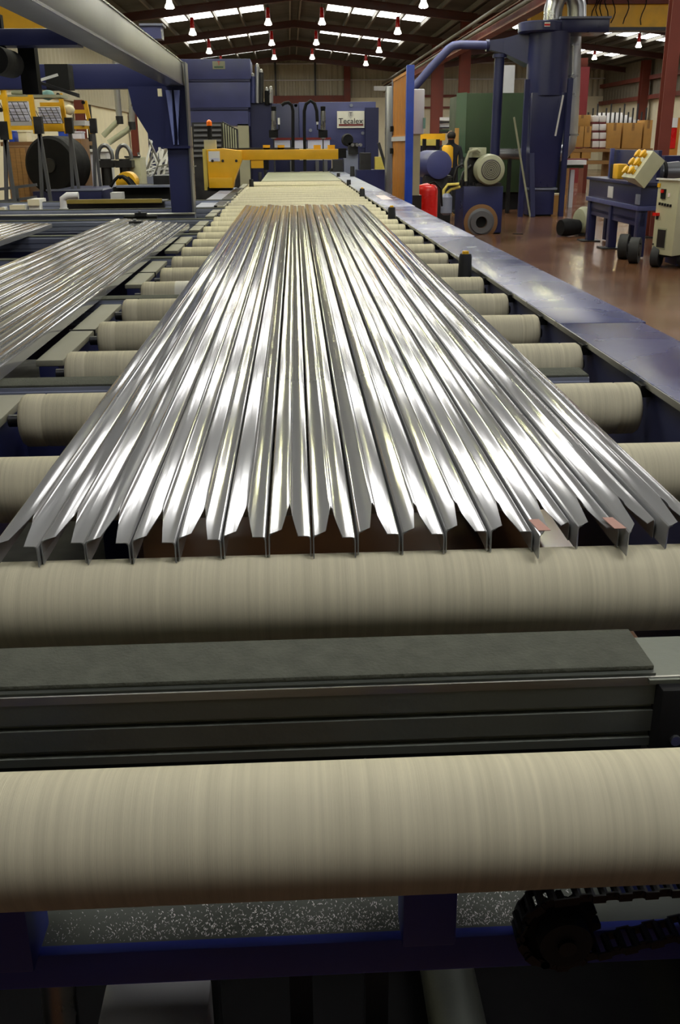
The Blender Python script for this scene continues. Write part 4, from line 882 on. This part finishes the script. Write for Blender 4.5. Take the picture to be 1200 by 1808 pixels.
# silver ducts
sd = thing('silver_duct', 'shiny silver duct arching over the extractor head and down its right side', 'duct', (W(1005, 250, Y+.8).x, Y+.8, 0))
P = [W(x, y, Y) for x, y in ((975, 36), (976, 18), (982, -2), (992, -14), (1004, -16), (1014, -6), (1018, 12), (1018, 40))]
MB().tube(P, .19, 20).build('elbow', 'galv', sd)
P = [W(x, y, Y+.75) for x, y in ((1012, 60), (1010, 150), (1006, 235), (1002, 258), (994, 268), (984, 272))]
MB().tube(P, .17, 18).build('riser', 'galv', sd)
for q in (80, 135, 238): c = W(1010-(q-80)*.02, q, Y+.75); MB().lathe(c, (0, 0, 1), [(-.02, .18), (.02, .18)], 18).build('seam_ring', 'steel', sd)
P = [W(x, 272, Y+.9) for x in (984, 940, 900, 868)]; MB().tube(P, .12, 18).build('horizontal_run', 'galv', sd)
part(sd, 'stand', 'steel_dark', (P[2].x-.04, P[2].x+.04, Y+.86, Y+.94, 0, P[2].z-.1))
a, b = W(907, 207, Y-.6), W(929, 308, Y-.6); o = MB().bar(a, (b.x+.17, b.y+.15, 0), .035, .03).build('pale_strip', 'grey_green', org=b); tag(o, 'thin pale strip leaning against the left extractor leg', 'strip')
t = thing('cardboard_box', 'small cardboard box on the floor right of the extractor bin', 'box', (W(985, 375, 23).x, 23, 0)); face(t, 'body', 'cardboard', (966, 345, 998, 376, 23), 23, .5, z0=0); face(t, 'flap', 'plaster', (972, 342, 996, 347, 23.05), 23.05, .3)

# --- stacked goods, right background
Y = 30.0
CB = [((1013, 203, 1042, 223), 'small cardboard box on top of the brown stack beside the silver duct', 'cardboard'), ((1010, 223, 1030, 260), 'brown cardboard stack just right of the silver duct', 'cardboard'), ((1031, 223, 1043, 260), 'narrow brown carton between the silver duct and the white bundles', 'cardboard'),
      ((1003, 263, 1024, 282), 'lower cardboard box beside the white table', 'cardboard'), ((1027, 262, 1043, 280), 'lower narrow carton right of the white table', 'cardboard'), ((1072, 217, 1096, 262), 'left large cardboard box behind the blue machine', 'cardboard'), ((1099, 217, 1133, 262), 'right large cardboard box behind the blue machine', 'cardboard'), ((1136, 212, 1150, 262), 'cardboard box half hidden by the broad column', 'cardboard')]
for i, (r, lab, mt) in enumerate(CB):
    x0, x1, z0, z1 = R4(*r, Y); t = thing('cardboard_box', lab, 'box', (x0, Y, z0 if i else z0), 'cardboard boxes on the right')
    part(t, 'carton', mt, (x0, x1, Y, Y+.7, z0, z1), bevel=.008); part(t, 'tape', 'wood', ((x0+x1)/2-.04, (x0+x1)/2+.04, Y-.004, Y+.7, z1-.3*(z1-z0), z1+.004))
x0, x1, z0, z1 = R4(1000, 262, 1150, 300, Y); t = thing('pallet_rack', 'low brown pallet shelf carrying the cardboard boxes', 'shelf', (x0, Y, 0))
part(t, 'deck', 'wood', (x0, x1, Y-.02, Y+.8, z1-.10, z1-.01)); zl = W(1015, 284, Y).z
for x in (x0, (x0+x1)/2, x1-.1): part(t, 'post', 'wood', (x, x+.1, Y, Y+.7, 0, z1-.1))
part(t, 'lower_deck', 'wood', (x0, x1, Y, Y+.7, zl-.1, zl))
for i in range(2):
    for j in range(4):
        x0, x1, z0, z1 = R4(1045+13*i, 204+15*j, 1057+13*i, 216+15*j, Y+.1); t = thing('white_bundle', 'white wrapped profile bundle stacked between the cartons, %s column, %s from the top' % (['left', 'right'][i], ORD1[j]), 'bundle', (x0, Y, z0), 'white wrapped bundles on the right')
        part(t, 'wrap', 'white', (x0, x1, Y+.1, Y+.8, z0+.01, z1), bevel=.02); part(t, 'band', 'red_dark', (x0-.005, x1+.005, Y+.3, Y+.36, z0+.005, z1+.005)); part(t, 'batten', 'red_dark', (x0, x1, Y+.12, Y+.7, z0-.04, z0+.01))
x0, x1, z0, z1 = R4(1038, 198, 1140, 220, Y+1.5); t = thing('bar_stock_rack', 'long rack of silver bars above the cardboard boxes', 'rack', (x0, Y+1.5, 0))
for k in range(14): x = x0+(x1-x0)*k/13; part(t, 'divider', 'steel_dark', (x-.02, x+.02, Y+1.5, Y+1.54, z0, z1+.12*(k % 3)))
for k in range(5): z = z0+(z1-z0)*(k+.5)/5; MB().bar((x0+.1*k, Y+1.6+.1*k, z), (x1-.15*k, Y+1.6+.1*k, z), .07, .07).build('bar', 'white', t)
part(t, 'beam', 'steel_red', (x0, x1, Y+1.55, Y+2.2, z0-.1, z0)); part(t, 'post', 'steel_red', (x0, x0+.12, Y+1.55, Y+2.1, 0, z0-.1)); part(t, 'post', 'steel_red', (x1-.12, x1, Y+1.55, Y+2.1, 0, z0-.1))
x0, x1, z0, z1 = R4(1016, 118, 1038, 201, 40); tag(part(None, 'red_door', 'red_dark', (x0, x1, 40, 40.15, 0, z1)), 'tall dark red panel behind the silver duct', 'panel')
t = thing('orange_banner_box', 'orange and white printed stack at the right edge between the two columns', 'box', (W(1186, 250, 20).x, 20, 0))
face(t, 'carton', 'orange', (1178, 208, 1198, 275, 20), 20, .3, z0=.6); face(t, 'print', 'white', (1184, 208, 1196, 225, 19.98), 19.98, .01); face(t, 'print', 'red', (1183, 226, 1193, 262, 19.98), 19.98, .01); face(t, 'pallet', 'wood', (1160, 280, 1200, 300, 20), 20, .5, z0=0)
t = thing('white_table', 'white-topped work table behind the extractor legs', 'table', (W(1015, 285, 24.5).x, 24.5, 0))
face(t, 'top', 'white', (985, 283, 1035, 291, 24.5), 24.5, .9); face(t, 'apron', 'green_dark', (988, 291, 1030, 297, 24.6), 24.6, .7); face(t, 'edge', 'red_dark', (990, 280, 1035, 283, 25), 25, .3)
a = W(1013, 300, 24.5); part(t, 'leg', 'grey_light', (a.x-.05, a.x+.05, 24.6, 24.7, 0, a.z)); a = W(993, 300, 24.5); part(t, 'leg', 'grey_light', (a.x-.04, a.x+.04, 24.6, 24.7, 0, a.z))

# --- blue saw table with tilted control box
Y = 15.2
st = thing('blue_saw_table', 'dark blue machine table on legs with yellow guard at right', 'machine', (4.9, Y, 0))
X0, X1, _, _ = R4(1034, 312, 1118, 340, Y); Xr = W(1130, 330, 14.2).x
zt = W(1080, 313, Y).z; zm = W(1080, 343, Y).z; zl = W(1080, 403, Y).z
def slanted(name, mt, z0, z1, th=.08, ext=0):     # long side runs towards the camera on the right
    a, b = Vector((X0, 16.0, 0)), Vector((4.62, 13.7, 0)); d = (b-a).normalized(); m = MB(); n = Vector((-d.y, d.x, 0))
    if n.x < 0: n = -n
    p = [a-d*ext, b+d*ext, b+d*ext+n*th, a-d*ext+n*th]
    m.add([(q.x, q.y, z0) for q in p]+[(q.x, q.y, z1) for q in p], [(0,3,2,1),(4,5,6,7),(0,1,5,4),(1,2,6,5),(2,3,7,6),(3,0,4,7)]); return m.build(name, mt, st, bevel=.004)
A = W(1032, 425, 16.05); B = W(1072, 436, 14.85); C2 = W(1120, 452, 13.4)
dv = Vector((C2.x-A.x, 13.4-16.05, 0)).normalized(); nv = Vector((-dv.y, dv.x, 0)); nv = nv if nv.x > 0 else -nv
def along(t, off=0): q = Vector((A.x, 16.05, 0))+dv*t+nv*off; return q
Ltot = (Vector((C2.x, 13.4, 0))-Vector((A.x, 16.05, 0))).length
def sbox(name, mt, t0, t1, o0, o1, z0, z1, bevel=.004):
    p = [along(t0, o0), along(t1, o0), along(t1, o1), along(t0, o1)]; m = MB()
    m.add([(q.x, q.y, z0) for q in p]+[(q.x, q.y, z1) for q in p], [(0,3,2,1),(4,5,6,7),(0,1,5,4),(1,2,6,5),(2,3,7,6),(3,0,4,7)]); return m.build(name, mt, st, bevel=bevel)
zt = W(1040, 312, 16).z
sbox('table_top', 'blue', -.05, Ltot+.05, -.04, .42, zt-.04, zt); sbox('apron', 'blue', 0, Ltot, 0, .4, zt-.30, zt-.04); sbox('rail', 'blue_lit', -.03, Ltot+.03, -.03, .42, zt-.36, zt-.30)
sbox('lower_apron', 'blue', 0, Ltot, .02, .1, zt-.52, zt-.36)
for t0 in (0, Ltot*.45, Ltot-.14): sbox('leg', 'blue', t0, t0+.14, 0, .12, .02, zt-.36)
for t0 in (0, Ltot-.14): sbox('leg', 'blue', t0, t0+.14, .28, .4, .02, zt-.36)
for t0 in (0, Ltot*.45): sbox('foot_plate', 'steel_dark', t0-.12, t0+.2, -.1, .2, 0, .02)
sbox('stretcher', 'blue', 0, Ltot, .02, .1, .42, .52); sbox('motor_housing', 'steel_dark', Ltot*.5, Ltot*.8, .12, .27, .53, zt-.4)
sbox('name_plate', 'grey_light', Ltot*.42, Ltot*.52, -.012, -.001, zt-.26, zt-.1); sbox('back_board', 'blue', -.02, Ltot*.8, .36, .41, zt, zt+.40); sbox('upright', 'blue_lit', .02, .08, .28, .34, zt, zt+.42)
sbox('yellow_guard', 'yellow', Ltot*.36, Ltot*.46, .08, .22, zt, zt+.21, .02); sbox('guard_disc', 'black', Ltot*.31, Ltot*.36, .08, .24, zt, zt+.20)
q0 = along(Ltot-.05, .06); sbox('corner_plate', 'blue_grey', Ltot-.12, Ltot+.02, -.03, -.005, zt-.28, zt-.15)
for i, (x, y, Yw) in enumerate(((1101, 442, 13.4), (1120, 448, 12.9))):
    c = W(x, y, Yw); r = .165; wh = MB().lathe((c.x, Yw, r), (.9, -.5, 0), [(-.06, 0), (-.06, r*.6), (-.06, r), (.06, r), (.06, r*.6), (.03, r*.55), (.03, 0)], 28).build('wheel', 'rubber', st); MB().lathe((c.x, Yw, r), (.9, -.5, 0), [(.03, .08), (.07, .07), (.07, 0)], 16).build('wheel_hub', 'steel_dark', wh)
# control box
cb = thing('control_box', 'cream control box tilted on the blue table with yellow push knobs', 'control box', W(1140, 320, 13.6))
P4 = [W(1096, 313, 13.7), W(1143, 317, 13.4), W(1174, 284, 13.4), W(1152, 265, 13.7), W(1136, 334, 13.4)]
tl, tr, rr_, = W(1097, 312, 13.8), W(1118, 316, 13.3), W(1153, 268, 13.3)
m = MB(); fa = [W(1096, 312, 13.9), W(1119, 315, 13.2), W(1153, 266, 13.2), W(1132, 265, 13.9)]; bk = [W(1116, 326, 13.9), W(1137, 333, 13.2), W(1174, 284, 13.2), W(1156, 280, 13.9)]
m.add(fa+bk, [(0,1,2,3),(7,6,5,4),(0,4,5,1),(1,5,6,2),(2,6,7,3),(3,7,4,0)]); m.build('housing', 'cabinet_grey', cb, bevel=.01)
nrm = (fa[1]-fa[0]).cross(fa[3]-fa[0]).normalized(); nrm = nrm if nrm.x < 0 else -nrm
for i in range(2):
    for j in range(3):
        u, v = .28+.44*i, .2+.3*j; c = fa[0]*(1-u)*(1-v)+fa[1]*u*(1-v)+fa[2]*u*v+fa[3]*(1-u)*v
        k = MB().lathe(c, nrm, [(0, .035), (.03, .035), (.04, .055), (.07, .055), (.08, .03), (.08, 0)], 16).build('push_knob', 'yellow', cb)
part(cb, 'stalk', 'blue', (W(1140, 330, 13.5).x-.05, W(1140, 330, 13.5).x+.05, 13.5, 13.6, zt-.3, W(1140, 325, 13.5).z))
# grey control cabinet
gc = thing('grey_control_cabinet', 'cream-grey control cabinet with red switch and vent at the right edge', 'cabinet', (4.6, 12.4, 0))
P0, P1 = W(1149, 447, 12.5), W(1185, 455, 12.1)
zt_ = W(1165, 318, 12.3).z; zb_ = W(1165, 450, 12.3).z
q = [Vector((P0.x, 12.5, 0)), Vector((P1.x, 12.1, 0)), Vector((P1.x+.5, 12.5, 0)), Vector((P0.x+.5, 12.95, 0))]
m = MB(); m.add([(v.x, v.y, zb_) for v in q]+[(v.x, v.y, zt_) for v in q], [(0,3,2,1),(4,5,6,7),(0,1,5,4),(1,2,6,5),(2,3,7,6),(3,0,4,7)]); m.build('body', 'cabinet_grey', gc, bevel=.012)
e = (q[1]-q[0]); fn = Vector((e.y, -e.x, 0)).normalized(); fn = fn if fn.y < 0 else -fn
def onface(name, mt, u0, u1, v0, v1, d=.012, bevel=0):
    a, b = q[0]+e*u0, q[0]+e*u1; z0, z1 = zt_+(zb_-zt_)*v1, zt_+(zb_-zt_)*v0; m = MB()
    p = [a+fn*.001, b+fn*.001, b+fn*d, a+fn*d]; m.add([(v.x, v.y, z0) for v in p]+[(v.x, v.y, z1) for v in p], [(0,1,2,3),(7,6,5,4),(0,4,5,1),(1,5,6,2),(2,6,7,3),(3,7,4,0)]); return m.build(name, mt, gc, bevel)
onface('top_lip', 'white', -.02, 1.02, -.02, .0, .03); onface('vent', 'steel_dark', .25, .62, .66, .90)
vn = onface('vent_frame', 'grey_green', .22, .65, .64, .92, .006)
EP = onface('emergency_panel', 'black', .2, .42, .12, .25); onface('emergency_light', 'red', .24, .34, .13, .17, .03).parent = EP; onface('lamp', 'pink_white', .55, .62, .17, .22); onface('switch', 'red', .03, .22, .44, .48, .05); onface('switch_shaft', 'steel_dark', .14, .18, .45, .53, .03)
for k in range(5): onface('button', 'black', .17+.13*k, .22+.13*k, .30+.004*k, .335+.004*k, .02)
onface('warning_label', 'yellow', .0, .12, .05, .10); onface('lock', 'steel_dark', .04, .09, .86, .88)
for cx_, cy_ in ((P0.x+.06, 12.45), (P1.x+.25, 12.35)):
    MB().lathe((cx_, cy_, .13), (.8, -.6, 0), [(-.05, 0), (-.05, .13), (.05, .13), (.05, .07), (.03, 0)], 26).build('wheel', 'rubber', gc)
part(gc, 'axle_beam', 'steel_dark', (P0.x+.05, P0.x+.6, 12.45, 12.55, .12, zb_+.01)); part(gc, 'base_block', 'blue', (P1.x+.15, P1.x+.6, 12.3, 12.7, .03, .16))
t = thing('motor_hose', 'grey ribbed hose and motor behind the grey control cabinet', 'motor', (W(1190, 310, 14.4).x, 14.4, 0))
c = W(1195, 305, 14.6); MB().lathe((c.x-.3, 14.6, c.z), (1, 0, 0), [(0, .05), (.04, .14), (.3, .16), (.34, .13), (.7, .13)], 20).build('motor', 'lead_sheen', t); q_ = W(1178, 305, 14.4); MB().lathe((q_.x, 14.6, c.z), (1, 0, 0), [(-.02, .17), (.02, .17)], 20).build('band', 'black', t); part(t, 'stand', 'steel_dark', (c.x-.1, c.x+.2, 14.5, 14.7, 0, c.z-.12))
face(t, 'back_box', 'blue', (1172, 275, 1215, 300, 15.4), 15.4, .5, z0=.6); part(t, 'back_leg', 'blue', (c.x-.3, c.x-.2, 15.5, 15.6, 0, .6))
c = W(1012, 395, 16.9); t = thing('floor_fan', 'grey-green motor with black cone on the floor left of the blue machine table', 'motor', (c.x, 16.9, 0))
MB().lathe((c.x+.12, 17.0, .24), (1, .3, 0), [(-.02, .1), (0, .2), (.06, .235), (.12, .235), (.2, .12), (.2, 0)], 28).build('casing', 'grey_green', t); MB().lathe((c.x-.25, 16.8, .15), (1, .3, 0), [(0, 0), (0, .13), (.12, .15), (.35, .12)], 24).build('intake', 'black', t); part(t, 'foot', 'steel_dark', (c.x+.1, c.x+.3, 16.9, 17.15, 0, .04))
c = W(908, 412, 17.6); tag(MB().prism([(c.x-.08, 17.4), (c.x+.04, 17.33), (c.x+.1, 17.36), (c.x-.02, 17.46)], 'z', 0, .012).build('floor_scrap', 'black'), 'small black scrap lying on the brown floor', 'scrap')
